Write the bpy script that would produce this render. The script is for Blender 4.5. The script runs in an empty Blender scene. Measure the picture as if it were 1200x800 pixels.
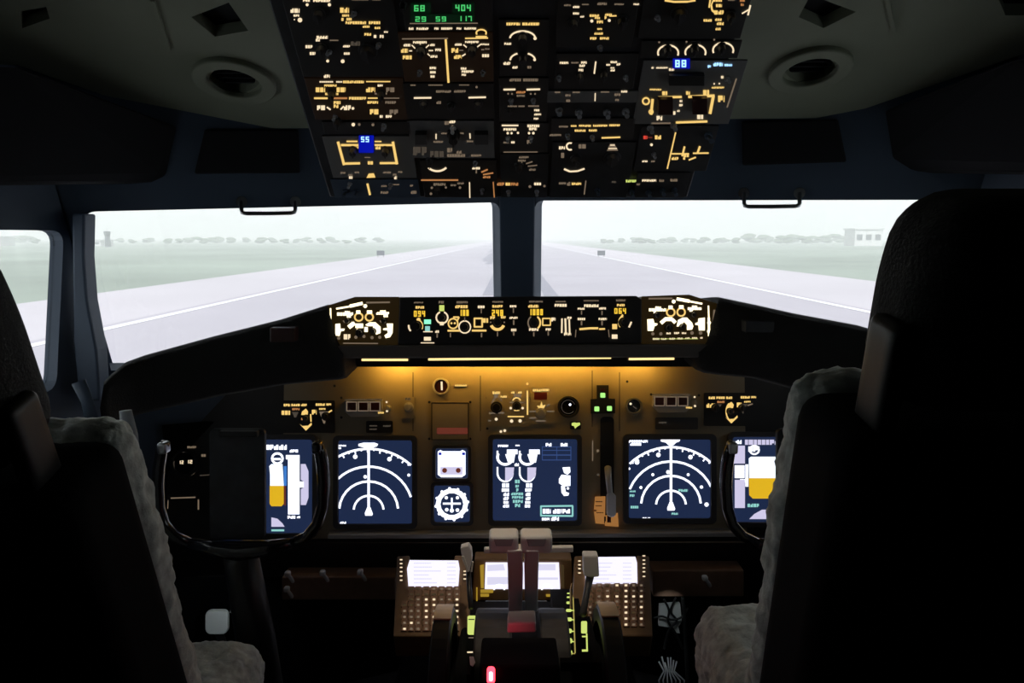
import bpy, bmesh, math, random
from mathutils import Vector, Matrix, noise
random.seed(7)
PI = math.pi
SC = bpy.context.scene
COL = SC.collection
# ------------------------------------------------------------------ camera (the cockpit is measured from it)
CZ = 1.20
PIT = math.radians(7.95)
F = 867.0
CAM = Vector((0, 0, CZ))
FW = Vector((0, math.cos(PIT), -math.sin(PIT)))
UP = Vector((0, math.sin(PIT), math.cos(PIT)))
cd = bpy.data.cameras.new('camera'); cam = bpy.data.objects.new('camera', cd); COL.objects.link(cam)
cam.location = CAM; cam.rotation_euler = (PI/2 - PIT, 0, 0)
cd.sensor_width = 36; cd.lens = F/1200*36; cd.clip_start = 0.02; cd.clip_end = 9000
SC.camera = cam
def ray(px, py): return FW + Vector(((px-600)/F, 0, 0)) + UP*((400-py)/F)
def atY(px, py, Y):
    d = ray(px, py); return CAM + d*(Y/d.y)
def dep(p): return (p-CAM).dot(FW)

class Pl:
    """a surface in the cockpit: origin, u (to the right), v (up the surface), n (towards the crew)"""
    def __init__(s, o, u, v):
        s.o = Vector(o); s.u = Vector(u).normalized(); v = Vector(v); v = (v - s.u*v.dot(s.u)).normalized(); s.v = v
        s.n = s.u.cross(v)
        if s.n.dot(CAM - s.o) < 0: s.n = -s.n
    def P(s, u, v, w=0): return s.o + s.u*u + s.v*v + s.n*w
    def hit(s, px, py, w=0):
        d = ray(px, py); o = s.o + s.n*w
        t = (o-CAM).dot(s.n)/d.dot(s.n); p = CAM + d*t - s.o
        return p.dot(s.u), p.dot(s.v)
    def sc(s, px, py, w=0):
        a, b = s.hit(px, py, w); return dep(s.P(a, b, w))/F
def yz(y0, z0, y1, z1): return Pl((0, y0, CZ+z0), (1, 0, 0), (0, y1-y0, z1-z0))
OH = yz(1.42, .075, 1.124, .339)
MIP = yz(1.55, -.652, 1.62, -.284)
MCP = yz(1.38, -.1976, 1.39, -.105)
CDU = yz(1.30, -.734, 1.48, -.66)
TQ = yz(1.05, -.700, 1.45, -.745)
LIN = yz(1.55, .22, 1.15, .347)

# ------------------------------------------------------------------ materials
MATS = {}
def mat(name, col, rough=.6, metal=0, noise_amt=0, nscale=40, bump=0, spec=.5, sheen=0, coat=0):
    m = bpy.data.materials.new(name); m.use_nodes = True; nt = m.node_tree; b = nt.nodes['Principled BSDF']
    b.inputs['Base Color'].default_value = (*col, 1); b.inputs['Roughness'].default_value = rough
    b.inputs['Metallic'].default_value = metal; b.inputs['Specular IOR Level'].default_value = spec
    b.inputs['Sheen Weight'].default_value = sheen; b.inputs['Coat Weight'].default_value = coat
    if noise_amt or bump:
        tc = nt.nodes.new('ShaderNodeTexCoord'); n = nt.nodes.new('ShaderNodeTexNoise'); n.inputs['Scale'].default_value = nscale
        n.inputs['Detail'].default_value = 5
        nt.links.new(tc.outputs['Object'], n.inputs['Vector'])
        if noise_amt:
            r = nt.nodes.new('ShaderNodeValToRGB'); a = noise_amt
            r.color_ramp.elements[0].position = .3; r.color_ramp.elements[1].position = .7
            r.color_ramp.elements[0].color = (*[c*(1-a) for c in col], 1); r.color_ramp.elements[1].color = (*[min(1, c*(1+a)) for c in col], 1)
            nt.links.new(n.outputs['Fac'], r.inputs['Fac']); nt.links.new(r.outputs['Color'], b.inputs['Base Color'])
        if bump:
            bp = nt.nodes.new('ShaderNodeBump'); bp.inputs['Strength'].default_value = bump; bp.inputs['Distance'].default_value = .004
            nt.links.new(n.outputs['Fac'], bp.inputs['Height']); nt.links.new(bp.outputs['Normal'], b.inputs['Normal'])
    MATS[name] = m; return m
def emi(name, col, s=1.0, base=(.02, .02, .02)):
    m = bpy.data.materials.new(name); m.use_nodes = True; b = m.node_tree.nodes['Principled BSDF']
    b.inputs['Base Color'].default_value = (*base, 1); b.inputs['Roughness'].default_value = .5
    b.inputs['Emission Color'].default_value = (*col, 1); b.inputs['Emission Strength'].default_value = s
    MATS[name] = m; return m
emi('W', (1, .80, .52), 1.0); emi('Y', (1, .66, .20), .95); emi('D', (1, .74, .50), .17); emi('E', (1, .8, .6), .06)
emi('O', (1, .42, .14), .45); emi('G', (.10, .85, .22), .7); emi('B', (.35, .65, 1), 1.6); emi('b', (.0, .01, .8), .5)
emi('R', (1, .08, .05), .7); emi('A', (1, .62, .05), 1.0); emi('T', (.25, 1, .55), 1.3); emi('g', (.72, .85, .20), .85)
emi('H', (1, .86, .55), 2.2); emi('N', (.62, .66, .75), .35); emi('k', (0, .03, .008), .25)
emi('S', (.85, .88, 1), 1.7); emi('s', (.35, .8, .75), .8); emi('L', (.1, .2, .6), .35); emi('M', (.50, .10, .06), .25)
emi('navy', (.012, .022, .062), 1.0, (.01, .01, .015)); emi('sky', (.22, .55, 1), 1.6); emi('earth', (1, .60, .02), .75)
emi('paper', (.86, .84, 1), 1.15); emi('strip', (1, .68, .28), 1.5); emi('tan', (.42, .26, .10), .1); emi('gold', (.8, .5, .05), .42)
mat('black', (.012, .012, .014), .45); mat('panel', (.028, .03, .036), .55, noise_amt=.3)
mat('shell', (.004, .004, .005), .9, bump=.1, spec=.12); mat('darkgrey', (.05, .05, .055), .5); mat('module', (.032, .031, .033), .5)
mat('modgrey', (.17, .17, .175), .6); mat('grey', (.34, .36, .40), .5); mat('lever', (.70, .70, .72), .45)
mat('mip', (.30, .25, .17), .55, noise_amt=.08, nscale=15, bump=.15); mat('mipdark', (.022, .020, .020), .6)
mat('hood', (.013, .014, .015), .85, bump=.4, nscale=300); mat('liner', (.25, .275, .205), .8, noise_amt=.06, nscale=8, bump=.2)
mat('frame', (.06, .09, .14), .6, noise_amt=.1, nscale=6); mat('blind', (.008, .009, .012), .9)
mat('wool', (.66, .70, .66), .95, noise_amt=.35, nscale=55, bump=1.0, sheen=.6); mat('metal', (.45, .46, .48), .3, 1)
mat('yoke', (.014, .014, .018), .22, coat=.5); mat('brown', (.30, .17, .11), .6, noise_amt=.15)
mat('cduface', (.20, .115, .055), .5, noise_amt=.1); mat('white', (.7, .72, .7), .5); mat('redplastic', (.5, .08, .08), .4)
mat('floor', (.03, .03, .033), .9, noise_amt=.4, nscale=60); mat('cable', (.01, .01, .01), .5)
mat('orange', (.62, .26, .08), .5); mat('gloss', (.01, .01, .012), .12); mat('greymip', (.42, .41, .40), .5)
emi('gl', (.45, 1, .25), 1.0)
mat('redm', (.09, .01, .012), .4)
emi('tan2', (.62, .5, .12), .55)
mat('tan2m', (.4, .28, .14), .5)
mat('white2', (.45, .42, .43), .5)
emi('RR', (1, .03, .05), 6); emi('RC', (1, .55, .6), 2.5); emi('lit_placard', (.9, .38, .10), .33, (.3, .15, .05)); mat('lip', (.13, .12, .11), .6)
mat('tanhighlight', (.62, .46, .30), .5)
emi('M2', (.66, .62, .85), .95)
emi('ptext', (.72, .70, .88), 1.0)
emi('lav', (.60, .58, .74), .9)
emi('skyw', (.82, .9, 1), 1.5); emi('bluetape', (.06, .25, .75), .8)
mat('redface', (.035, .008, .008), .35)
emi('efisglow', (.9, .5, .08), .013, (.03, .025, .02)); emi('warmglow', (.9, .35, .08), .0045, (.03, .026, .022))  # faint faceplate emission stands in for the bloom around lit legends
def glassmat():
    m = bpy.data.materials.new('glass'); m.use_nodes = True; nt = m.node_tree; nt.nodes.clear()
    o = nt.nodes.new('ShaderNodeOutputMaterial'); t = nt.nodes.new('ShaderNodeBsdfTransparent'); g = nt.nodes.new('ShaderNodeBsdfGlossy')
    t.inputs['Color'].default_value = (.97, .985, .98, 1); g.inputs['Roughness'].default_value = .03
    mx = nt.nodes.new('ShaderNodeMixShader'); mx.inputs[0].default_value = .04
    nt.links.new(t.outputs[0], mx.inputs[1]); nt.links.new(g.outputs[0], mx.inputs[2]); nt.links.new(mx.outputs[0], o.inputs[0]); MATS['glass'] = m
glassmat()

# ------------------------------------------------------------------ mesh builder
class MB:
    def __init__(s): s.v = []; s.f = []; s.m = []; s.mats = []
    def mi(s, m):
        if m not in s.mats: s.mats.append(m)
        return s.mats.index(m)
    def add(s, vs, fs, m=None):
        k = len(s.v); s.v += [Vector(v) for v in vs]; i = s.mi(m) if m else 0
        for f in fs: s.f.append([k+j for j in f]); s.m.append(i)
        return s
    def prism(s, top, off, m=None):
        n = len(top); off = Vector(off); vs = list(top)+[Vector(p)+off for p in top]
        fs = [list(range(n)), list(range(2*n-1, n-1, -1))]+[[i, (i+1) % n, n+(i+1) % n, n+i] for i in range(n)]
        return s.add(vs, fs, m)
    def pbox(s, pl, u0, v0, u1, v1, w0, w1, m=None):
        return s.prism([pl.P(u0, v0, w1), pl.P(u1, v0, w1), pl.P(u1, v1, w1), pl.P(u0, v1, w1)], pl.n*(w0-w1), m)
    def wbox(s, x0, y0, z0, x1, y1, z1, m=None):
        return s.prism([(x0, y0, z0), (x1, y0, z0), (x1, y1, z0), (x0, y1, z0)], (0, 0, z1-z0), m)
    def pcyl(s, pl, u, v, r, w0, w1, m=None, seg=20, r1=None, ry=None):
        r1 = r if r1 is None else r1; k = (ry or r)/r
        a = [pl.P(u+r*math.cos(t*2*PI/seg), v+k*r*math.sin(t*2*PI/seg), w0) for t in range(seg)]
        b = [pl.P(u+r1*math.cos(t*2*PI/seg), v+k*r1*math.sin(t*2*PI/seg), w1) for t in range(seg)]
        return s.add(a+b, [list(range(seg)), list(range(2*seg-1, seg-1, -1))]+[[i, (i+1) % seg, seg+(i+1) % seg, seg+i] for i in range(seg)], m)
    def ring(s, pl, u, v, r0, r1, w0, w1, m=None, seg=28):
        vs = []
        for r, w in ((r0, w0), (r0, w1), (r1, w1), (r1, w0)):
            vs += [pl.P(u+r*math.cos(t*2*PI/seg), v+r*math.sin(t*2*PI/seg), w) for t in range(seg)]
        fs = [[k*seg+i, k*seg+(i+1) % seg, ((k+1) % 4)*seg+(i+1) % seg, ((k+1) % 4)*seg+i] for k in range(4) for i in range(seg)]
        return s.add(vs, fs, m)
    def tube(s, pts, rad, m=None, seg=12, flat=1, up=(0, 0, 1)):
        pts = [Vector(p) for p in pts]; n = len(pts); rad = rad if isinstance(rad, (list, tuple)) else [rad]*n
        vs = []; prev = None
        for i, p in enumerate(pts):
            t = (pts[min(i+1, n-1)]-pts[max(i-1, 0)]).normalized()
            if prev is None:
                a = Vector(up) if abs(t.dot(Vector(up))) < .9 else Vector((1, 0, 0))
                a = (a-t*a.dot(t)).normalized()
            else: a = (prev-t*prev.dot(t)).normalized()
            prev = a; b = t.cross(a)
            vs += [p+a*math.cos(k*2*PI/seg)*rad[i]+b*math.sin(k*2*PI/seg)*rad[i]*flat for k in range(seg)]
        fs = [[i*seg+k, i*seg+(k+1) % seg, (i+1)*seg+(k+1) % seg, (i+1)*seg+k] for i in range(n-1) for k in range(seg)]
        fs += [list(range(seg)), list(range(n*seg-1, (n-1)*seg-1, -1))]
        return s.add(vs, fs, m)
    def rbox(s, c, size, r, n=10, rot=None, m=None, fn=None):
        """box with round edges, n x n grid on each face; fn(p_local, normal) may push points about"""
        h = [x/2 for x in size]; r = min(r, *h); idx = {}; vs = []; fs = []
        R = rot or Matrix.Identity(3); c = Vector(c)
        def vert(q):
            key = tuple(round(x, 5) for x in q)
            if key in idx: return idx[key]
            p = Vector([q[i]*h[i] for i in range(3)])
            inner = Vector([max(-h[i]+r, min(h[i]-r, p[i])) for i in range(3)])
            d = p-inner
            nn = d.normalized() if d.length > 1e-9 else Vector((0, 0, 1))
            if d.length > 1e-9: p = inner+nn*r
            if fn: p = fn(p, nn)
            idx[key] = len(vs); vs.append(c+R@p); return idx[key]
        # concentrate grid lines near the edges
        def g(axis):
            e = r/h[axis]; k = max(3, n//4)
            L = [-1+e*(1-math.cos(i*PI/2/k)) for i in range(k+1)]
            mid = [-(1-e)+2*(1-e)*i/n for i in range(1, n)]
            return L+mid+[-x for x in reversed(L)]
        G = [g(a) for a in range(3)]
        for ax in range(3):
            a, b = [k for k in range(3) if k != ax]
            for sgn in (-1, 1):
                for i in range(len(G[a])-1):
                    for j in range(len(G[b])-1):
                        q = []
                        for (ii, jj) in ((i, j), (i+1, j), (i+1, j+1), (i, j+1)):
                            t = [0, 0, 0]; t[ax] = sgn; t[a] = G[a][ii]; t[b] = G[b][jj]; q.append(vert(t))
                        if len(set(q)) > 2: fs.append(q)
        return s.add(vs, fs, m)
    # ---- flat markings on a plane, given by where they are seen
    def quad(s, pl, pts, w, m): return s.add([pl.P(a, b, w) for a, b in pts], [[0, 1, 2, 3]], m)
    def bar(s, pl, x0, y0, x1, y1, w, m): return s.quad(pl, [pl.hit(x0, y1, w), pl.hit(x1, y1, w), pl.hit(x1, y0, w), pl.hit(x0, y0, w)], w, m)
    def line(s, pl, x0, y0, x1, y1, t, w, m):
        d = math.hypot(x1-x0, y1-y0) or 1; nx, ny = -(y1-y0)/d*t/2, (x1-x0)/d*t/2
        return s.quad(pl, [pl.hit(x0+nx, y0+ny, w), pl.hit(x1+nx, y1+ny, w), pl.hit(x1-nx, y1-ny, w), pl.hit(x0-nx, y0-ny, w)], w, m)
    def arc(s, pl, cx, cy, rx, ry, a0, a1, t, w, m, n=14):
        P = []
        for i in range(n+1):
            a = math.radians(a0+(a1-a0)*i/n); P.append((cx+rx*math.cos(a), cy-ry*math.sin(a)))
        k = t/2
        for i in range(n):
            (xa, ya), (xb, yb) = P[i], P[i+1]
            def o(x, y, sg):
                dx, dy = (x-cx)/rx, (y-cy)/ry; l = math.hypot(dx, dy) or 1; return pl.hit(x+dx/l*k*sg, y+dy/l*k*sg, w)
            s.quad(pl, [o(xa, ya, 1), o(xb, yb, 1), o(xb, yb, -1), o(xa, ya, -1)], w, m)
        return s
    def dot(s, pl, x, y, r, w, m, n=8):
        vs = [pl.P(*pl.hit(x+r*math.cos(i*2*PI/n), y+r*math.sin(i*2*PI/n), w), w) for i in range(n)]
        return s.add(vs, [list(range(n))], m)
    def poly(s, pl, pts, w, m): return s.add([pl.P(*pl.hit(x, y, w), w) for x, y in pts], [list(range(len(pts)))], m)
    def txt(s, pl, x0, y0, x1, y1, w, m):
        """a worn, unreadable backlit legend: broken strokes of letter size"""
        rnd = random.Random(int(x0*13+y0*7)); h = y1-y0; x = x0; cw = max(1.5, .75*h)
        while x < x1-.4:
            e = min(x+cw*rnd.uniform(.8, 1.2), x1); k = rnd.random(); g = h*.28
            if k < .5 or h < 1.8: s.bar(pl, x, y0, e, y1, w, m)
            elif k < .75: s.bar(pl, x, y0, e, y1-g, w, m); s.bar(pl, x, y1-g, (x+e)/2, y1, w, m)
            else: s.bar(pl, x, y0+g, e, y1, w, m); s.bar(pl, (x+e)/2, y0, e, y0+g, w, m)
            x = e+max(.3, .13*h)
        return s
    def digits(s, pl, txt, x0, y0, x1, y1, w, m, t=None):
        SEG = {'0': 'abcdef', '1': 'bc', '2': 'abged', '3': 'abgcd', '4': 'fgbc', '5': 'afgcd', '6': 'afgedc', '7': 'abc', '8': 'abcdefg', '9': 'abcdfg', ' ': ''}
        n = len(txt); cw = (x1-x0)/n; t = t or (y1-y0)*.2
        for i, ch in enumerate(txt):
            a = x0+i*cw+cw*.1; b = x0+(i+1)*cw-cw*.18; ym = (y0+y1)/2; h = t/2
            D = {'a': (a, y0+h, b, y0+h), 'g': (a, ym, b, ym), 'd': (a, y1-h, b, y1-h), 'f': (a+h, y0, a+h, ym), 'b': (b-h, y0, b-h, ym), 'e': (a+h, ym, a+h, y1), 'c': (b-h, ym, b-h, y1)}
            for c in SEG[ch]: s.line(pl, *D[c], t, w, m)
        return s
    def build(s, name, m=None, parent=None, smooth=False, bevel=0, origin=None):
        mats = s.mats or [m]
        if origin is None:
            if parent is not None: origin = ORG[parent.name]
            else:
                xs = [v.x for v in s.v]; ys = [v.y for v in s.v]; zs = [v.z for v in s.v]
                origin = Vector(((min(xs)+max(xs))/2, (min(ys)+max(ys))/2, min(zs)))
        origin = Vector(origin)
        me = bpy.data.meshes.new(name); me.from_pydata([v-origin for v in s.v], [], s.f)
        for k in mats: me.materials.append(MATS[k] if isinstance(k, str) else k)
        if len(mats) > 1: me.polygons.foreach_set('material_index', s.m)
        bm = bmesh.new(); bm.from_mesh(me); bmesh.ops.recalc_face_normals(bm, faces=bm.faces); bm.to_mesh(me); bm.free()
        if smooth: me.polygons.foreach_set('use_smooth', [True]*len(me.polygons))
        o = bpy.data.objects.new(name, me); COL.objects.link(o)
        if parent is not None: o.parent = parent
        else: o.location = origin
        ORG[o.name] = origin
        if bevel:
            b = o.modifiers.new('bevel', 'BEVEL'); b.width = bevel; b.segments = 2; b.limit_method = 'ANGLE'
        if smooth and not bevel:
            pass
        return o
ORG = {}
def tag(o, label, cat, group=None):
    o['label'] = label; o['category'] = cat
    if group: o['group'] = group
    return o
def struct(o, label=None):
    o['kind'] = 'structure'
    if label: o['label'] = label
    return o
def thing(name, label, cat, loc, group=None):
    o = bpy.data.objects.new(name, None); COL.objects.link(o); o.location = Vector(loc); o.empty_display_size = .05
    ORG[o.name] = Vector(loc); return tag(o, label, cat, group)
def draw(mb, pl, items, w=.0012):
    """items: ('t',x0,y0,x1,y1,mat) text | ('l',x0,y0,x1,y1,width,mat) | ('d',x,y,r,mat) | ('a',cx,cy,rx,ry,a0,a1,width,mat) | ('b',...) | ('n',digits,x0,y0,x1,y1,mat)"""
    k = 0
    for it in items:
        c = it[0]; ww = w+k*.000012; k += 1
        if c == 't': mb.txt(pl, *it[1:5], ww, it[5])
        elif c == 'l': mb.line(pl, *it[1:6], ww, it[6])
        elif c == 'd': mb.dot(pl, *it[1:4], ww, it[4])
        elif c == 'a': mb.arc(pl, *it[1:8], ww, it[8])
        elif c == 'b': mb.bar(pl, *it[1:5], ww, it[5])
        elif c == 'n': mb.digits(pl, it[1], *it[2:6], ww, it[6])
        elif c == 'p': mb.poly(pl, it[1], ww, it[2])
    return mb
def T(m, *rs): return [('t', *r, m) for r in rs]
def Ln(m, *rs): return [('l', *r, m) for r in rs]
def Dt(m, *rs): return [('d', *r, m) for r in rs]
def rrect(x0, y0, x1, y1, r, n=5):
    P = []
    for cx, cy, a in ((x1-r, y0+r, -90), (x1-r, y1-r, 0), (x0+r, y1-r, 90), (x0+r, y0+r, 180)):
        for i in range(n+1):
            t = math.radians(a+90*i/n); P.append((cx+r*math.cos(t), cy+r*math.sin(t)))
    return P
def pprism(mb, pl, pxpts, w0, w1, m=None):
    top = [pl.P(*pl.hit(x, y, w1), w1) for x, y in pxpts]
    return mb.prism(top, pl.n*(w0-w1), m)
def knob(parent, pl, x, y, r, h=.012, m='darkgrey', name='knob', w=0, pointer=True):
    u, v = pl.hit(x, y, w+h); R = r*pl.sc(x, y)
    mb = MB(); mb.pcyl(pl, u, v, R*1.15, w, w+h*.25, m, 24, R*1.05); mb.pcyl(pl, u, v, R*.85, w+h*.25, w+h, m, 24, R*.75)
    o = mb.build(name, None, parent)
    if pointer:
        mb = MB(); mb.pbox(pl, u-R*.14, v-R*.8, u+R*.14, v+R*.8, w+h, w+h*1.25, m); mb.build('pointer', None, o)
    return o
def toggle(parent, pl, x, y, s=1.0, m='grey', name='toggle_switch', w=0, tilt=.35):
    u, v = pl.hit(x, y, w); k = s
    mb = MB(); mb.pcyl(pl, u, v, .0045*k, w, w+.003*k, m, 8)
    a = pl.P(u, v, w+.002*k); b = pl.P(u, v+.015*k*tilt, w+.016*k)
    mb.tube([a, (a+b)/2, b], [.0016*k, .002*k, .003*k], m, 8)
    return mb.build(name, None, parent)
# ================================================================== THE AIRFIELD OUTSIDE
GZ = CZ-4.5
w = bpy.data.worlds.new('overcast_sky'); SC.world = w; w.use_nodes = True
w.node_tree.nodes['Background'].inputs['Color'].default_value = (.93, .96, 1, 1); w.node_tree.nodes['Background'].inputs['Strength'].default_value = 1.2
sd = bpy.data.lights.new('sun', 'SUN'); sd.energy = 5.0; sd.angle = .15; so = bpy.data.objects.new('sun', sd); COL.objects.link(so)
so.rotation_euler = (math.radians(38), 0, math.radians(8))      # high, from behind the aircraft
mat('grass', (.215, .25, .215), .9, noise_amt=.22, nscale=.02); mat('concrete', (.40, .375, .41), .85, noise_amt=.05, nscale=.05)
mat('asphalt', (.33, .31, .35), .85, noise_amt=.06, nscale=.08); mat('paint', (.62, .62, .66), .7); mat('rubber', (.22, .215, .255), .9)
mat('leaf', (.08, .12, .06), .9); mat('bark', (.1, .08, .06), .9); mat('wallpaint', (.55, .55, .55), .8); mat('winddark', (.08, .09, .1), .3)
def sheet(name, x0, y0, x1, y1, z, m, ny=1):
    mb = MB(); mb.wbox(x0, y0, z-.02, x1, y1, z, m); return struct(mb.build(name, None))
sheet('ground', -2600, 3, 2600, 4200, GZ, 'grass'); sheet('runway_shoulder', -34, 4, 38, 2300, GZ+.03, 'concrete')
sheet('runway', -21, 4, 22.5, 2280, GZ+.06, 'asphalt')
sheet('runway_edge_line', -20.3, 5, -19.7, 2270, GZ+.085, 'paint'); sheet('runway_edge_line', 21.3, 5, 21.9, 2270, GZ+.085, 'paint')
mb = MB()
rr = random.Random(3)
for i in range(26):
    x = rr.gauss(-1, 3.2); y = 30+i*14; mb.wbox(x-.5, y, GZ+.062, x+.6, y+rr.uniform(40, 120), GZ+.075+i*.0003, 'rubber')
o = struct(mb.build('runway_tyre_streaks'))
# haze over the field (begins well ahead of the nose)
mb = MB(); mb.wbox(-2600, 14, GZ-.5, 2600, 4200, GZ+70)
hz = bpy.data.materials.new('haze'); hz.use_nodes = True; nt = hz.node_tree; nt.nodes.clear()
oo = nt.nodes.new('ShaderNodeOutputMaterial'); vs = nt.nodes.new('ShaderNodeVolumeScatter'); vs.inputs['Color'].default_value = (.97, .99, 1, 1); vs.inputs['Density'].default_value = .0016; vs.inputs['Anisotropy'].default_value = .2
nt.links.new(vs.outputs[0], oo.inputs['Volume']); MATS['haze'] = hz
HAZE = mb.build('haze', 'haze'); HAZE['kind'] = 'stuff'; tag(HAZE, 'pale bright haze lying over the airfield ahead', 'haze')
def tree(x, y, h, wd, seed, name='tree'):
    t = thing('tree', 'hazy round-crowned tree on the airfield horizon', 'tree', (x, y, GZ), 'hazy trees along the horizon')
    mb = MB(); mb.tube([(x, y, GZ), (x+.1, y, GZ+h*.2), (x, y, GZ+h*.5)], [h*.035, h*.03, h*.02], 'bark', 7); mb.build('trunk', None, t)
    bm = bmesh.new(); r2 = random.Random(seed)
    for k in range(4):
        M = Matrix.Translation(Vector((r2.uniform(-.28, .28)*wd, r2.uniform(-.2, .2)*wd, h*(.26+.17*k)))) @ Matrix.Diagonal((wd*.32, wd*.3, h*.24, 1))
        bmesh.ops.create_icosphere(bm, subdivisions=2, radius=1, matrix=M)
    for v in bm.verts: v.co += noise.noise_vector(v.co*.9+Vector((seed, 0, 0)))*h*.09
    me = bpy.data.meshes.new('crown'); bm.to_mesh(me); bm.free(); me.materials.append(MATS['leaf'])
    c = bpy.data.objects.new('crown', me); COL.objects.link(c); c.parent = t; return t
def dist(px, d): return (px-600)/F*d
rr = random.Random(11)
TX = [(8, 7), (22, 6), (38, 6), (215, 4), (228, 5), (240, 7), (252, 6), (262, 5), (14, 5), (30, 7), (46, 5), (112, 4), (146, 4), (160, 3.5), (178, 4), (198, 4), (275, 5), (290, 4), (310, 4), (322, 3), (335, 4), (350, 3.5), (362, 4), (377, 3), (392, 4), (408, 3), (425, 4), (445, 3), (715, 3), (742, 4), (764, 3), (788, 4), (812, 4), (836, 5), (886, 8), (920, 8), (955, 8), (978, 8),
      (705, 4), (728, 4), (752, 4), (775, 4), (800, 4), (824, 5), (846, 5), (862, 6), (876, 10), (899, 8), (908, 9), (932, 10), (941, 8), (968, 9), (985, 6)]
for i, (px, hp) in enumerate(TX):
    d = 620+(i*37 % 5)*34; h = (hp*.75+rr.uniform(2, 4))*d/F; tree(dist(px, d), d, h, max(8, h*(1.8+rr.random()*.9)), i)
# control tower, terminal blocks
def bld(name, label, cat, px0, px1, hp, d, group=None):
    x0, x1 = dist(px0, d), dist(px1, d); h = hp*d/F
    t = thing(name, label, cat, ((x0+x1)/2, d, GZ), group)
    mb = MB(); mb.wbox(x0, d, GZ, x1, d+14, GZ+h, 'wallpaint'); mb.build('wall', None, t)
    mb = MB(); mb.wbox(x0-.6, d-.6, GZ+h, x1+.6, d+14.6, GZ+h+.7, 'wallpaint'); mb.build('roof', None, t)
    n = max(2, int((x1-x0)/4))
    for i in range(n):
        mb = MB(); a = x0+(x1-x0)*(i+.2)/n; mb.wbox(a, d-.1, GZ+h*.35, a+(x1-x0)*.6/n, d, GZ+h*.7, 'winddark'); mb.build('window', None, t)
    return t
bld('terminal_building', 'long low hazy building at the right end of the tree line', 'building', 998, 1030, 19, 430)
bld('hangar', 'low hazy shed beside the control tower', 'building', 103, 122, 6, 430)
bld('hangar', 'hazy shed beyond the left side window', 'building', -14, 4, 10, 430)
d = 380; tx = dist(130.5, d)
t = thing('control_tower', 'tall hazy control tower standing on the left horizon', 'tower', (tx, d, GZ))
mb = MB(); mb.tube([(tx, d, GZ), (tx, d, GZ+5.5)], [1.5, 1.2], 'winddark', 10); mb.build('shaft', None, t)
mb = MB(); mb.tube([(tx, d, GZ+5.5), (tx, d, GZ+6.2), (tx, d, GZ+7.6)], [1.2, 1.5, 1.7], 'winddark', 8); mb.build('cab', None, t)
mb = MB(); mb.tube([(tx, d, GZ+7.6), (tx, d, GZ+8.0)], [1.8, 1.3], 'winddark', 8); mb.build('roof', None, t)
mb = MB(); mb.tube([(tx, d, GZ+8.0), (tx, d, GZ+10.2)], .09, 'wallpaint', 6); mb.build('aerial', None, t)
for px, lab in ((447, 'small dark sign beside the runway, left of the centre post'), (704, 'small dark sign beside the runway, right of the centre post')):
    d = 175; x = dist(px, d); t = thing('runway_sign', lab, 'sign', (x, d, GZ))
    mb = MB(); mb.wbox(x-.9, d, GZ+.5, x+.9, d+.25, GZ+1.6, 'winddark'); mb.build('sign_board', None, t)
    for q_ in (-.65, .65):
        mb = MB(); mb.wbox(x+q_-.05, d+.05, GZ, x+q_+.05, d+.15, GZ+.5, 'bark'); mb.build('post', None, t)

# ================================================================== COCKPIT SHELL
A = Vector((.012, 1.80, CZ+.085)); B = Vector((.012, 1.92, CZ-.45))
def plane3(o, uvec, vvec): return Pl(o, uvec, vvec)
def frontpl(sx):
    c = Vector((.012+sx*.877, 1.42, CZ+.04))
    uu = (c-A) if sx > 0 else (A-c); n = uu.cross(B-A); n.normalize()
    uu = Vector((uu.x, uu.y, 0))                       # keep u horizontal inside the plane
    hz_ = n.cross(Vector((0, 0, 1))).normalized();
    if hz_.x < 0: hz_ = -hz_
    return Pl(A, hz_, A-B)
FLp, FRp = frontpl(-1), frontpl(1)
def sidepl(sx):
    return Pl((sx*.865+.012, 1.42, CZ), (sx*.155, -.70, 0) if sx > 0 else (-.155*-sx*0+.155, .70, 0), (0, 0, 1))
SL = Pl((-.865+.012, 1.42, CZ), (.155, .70, 0), (0, 0, 1)); SR = Pl((.865+.012, 1.42, CZ), (.155, -.70, 0), (0, 0, 1))
def plate(name, pl, outer, holes, th, m):
    """outer and holes in the plane's own (u,v); thickness goes away from the crew"""
    bm = bmesh.new(); edges = []
    for loop in [outer]+holes:
        vs_ = [bm.verts.new(pl.P(u, v)) for u, v in loop]
        edges += [bm.edges.new((vs_[i], vs_[(i+1) % len(vs_)])) for i in range(len(vs_))]
    bmesh.ops.triangle_fill(bm, edges=edges, use_beauty=True, use_dissolve=False, normal=pl.n)
    mb = MB(); bm.verts.index_update(); V = [v.co.copy() for v in bm.verts]; n = len(V)
    mb.add(V+[v-pl.n*th for v in V], [[v.index for v in f.verts] for f in bm.faces]+[[v.index+n for v in reversed(f.verts)] for f in bm.faces], m)
    k = 0
    for loop in [outer]+holes:
        L = len(loop); mb.f += [[k+i, k+(i+1) % L, n+k+(i+1) % L, n+k+i] for i in range(L)]; mb.m += [0]*L; k += L
    bm.free(); return mb.build(name, m)
def corner(pf, ps, z):
    # intersection of the two planes at height z
    def lin(p):  # n.x x + n.y y = c
        return p.n.x, p.n.y, p.n.dot(p.o)-p.n.z*z
    a, b, c = lin(pf); d_, e, f = lin(ps); D = a*e-b*d_
    return Vector(((c*e-b*f)/D, (a*f-c*d_)/D, z))
def uv(pl, p): return ((p-pl.o).dot(pl.u), (p-pl.o).dot(pl.v))
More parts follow.
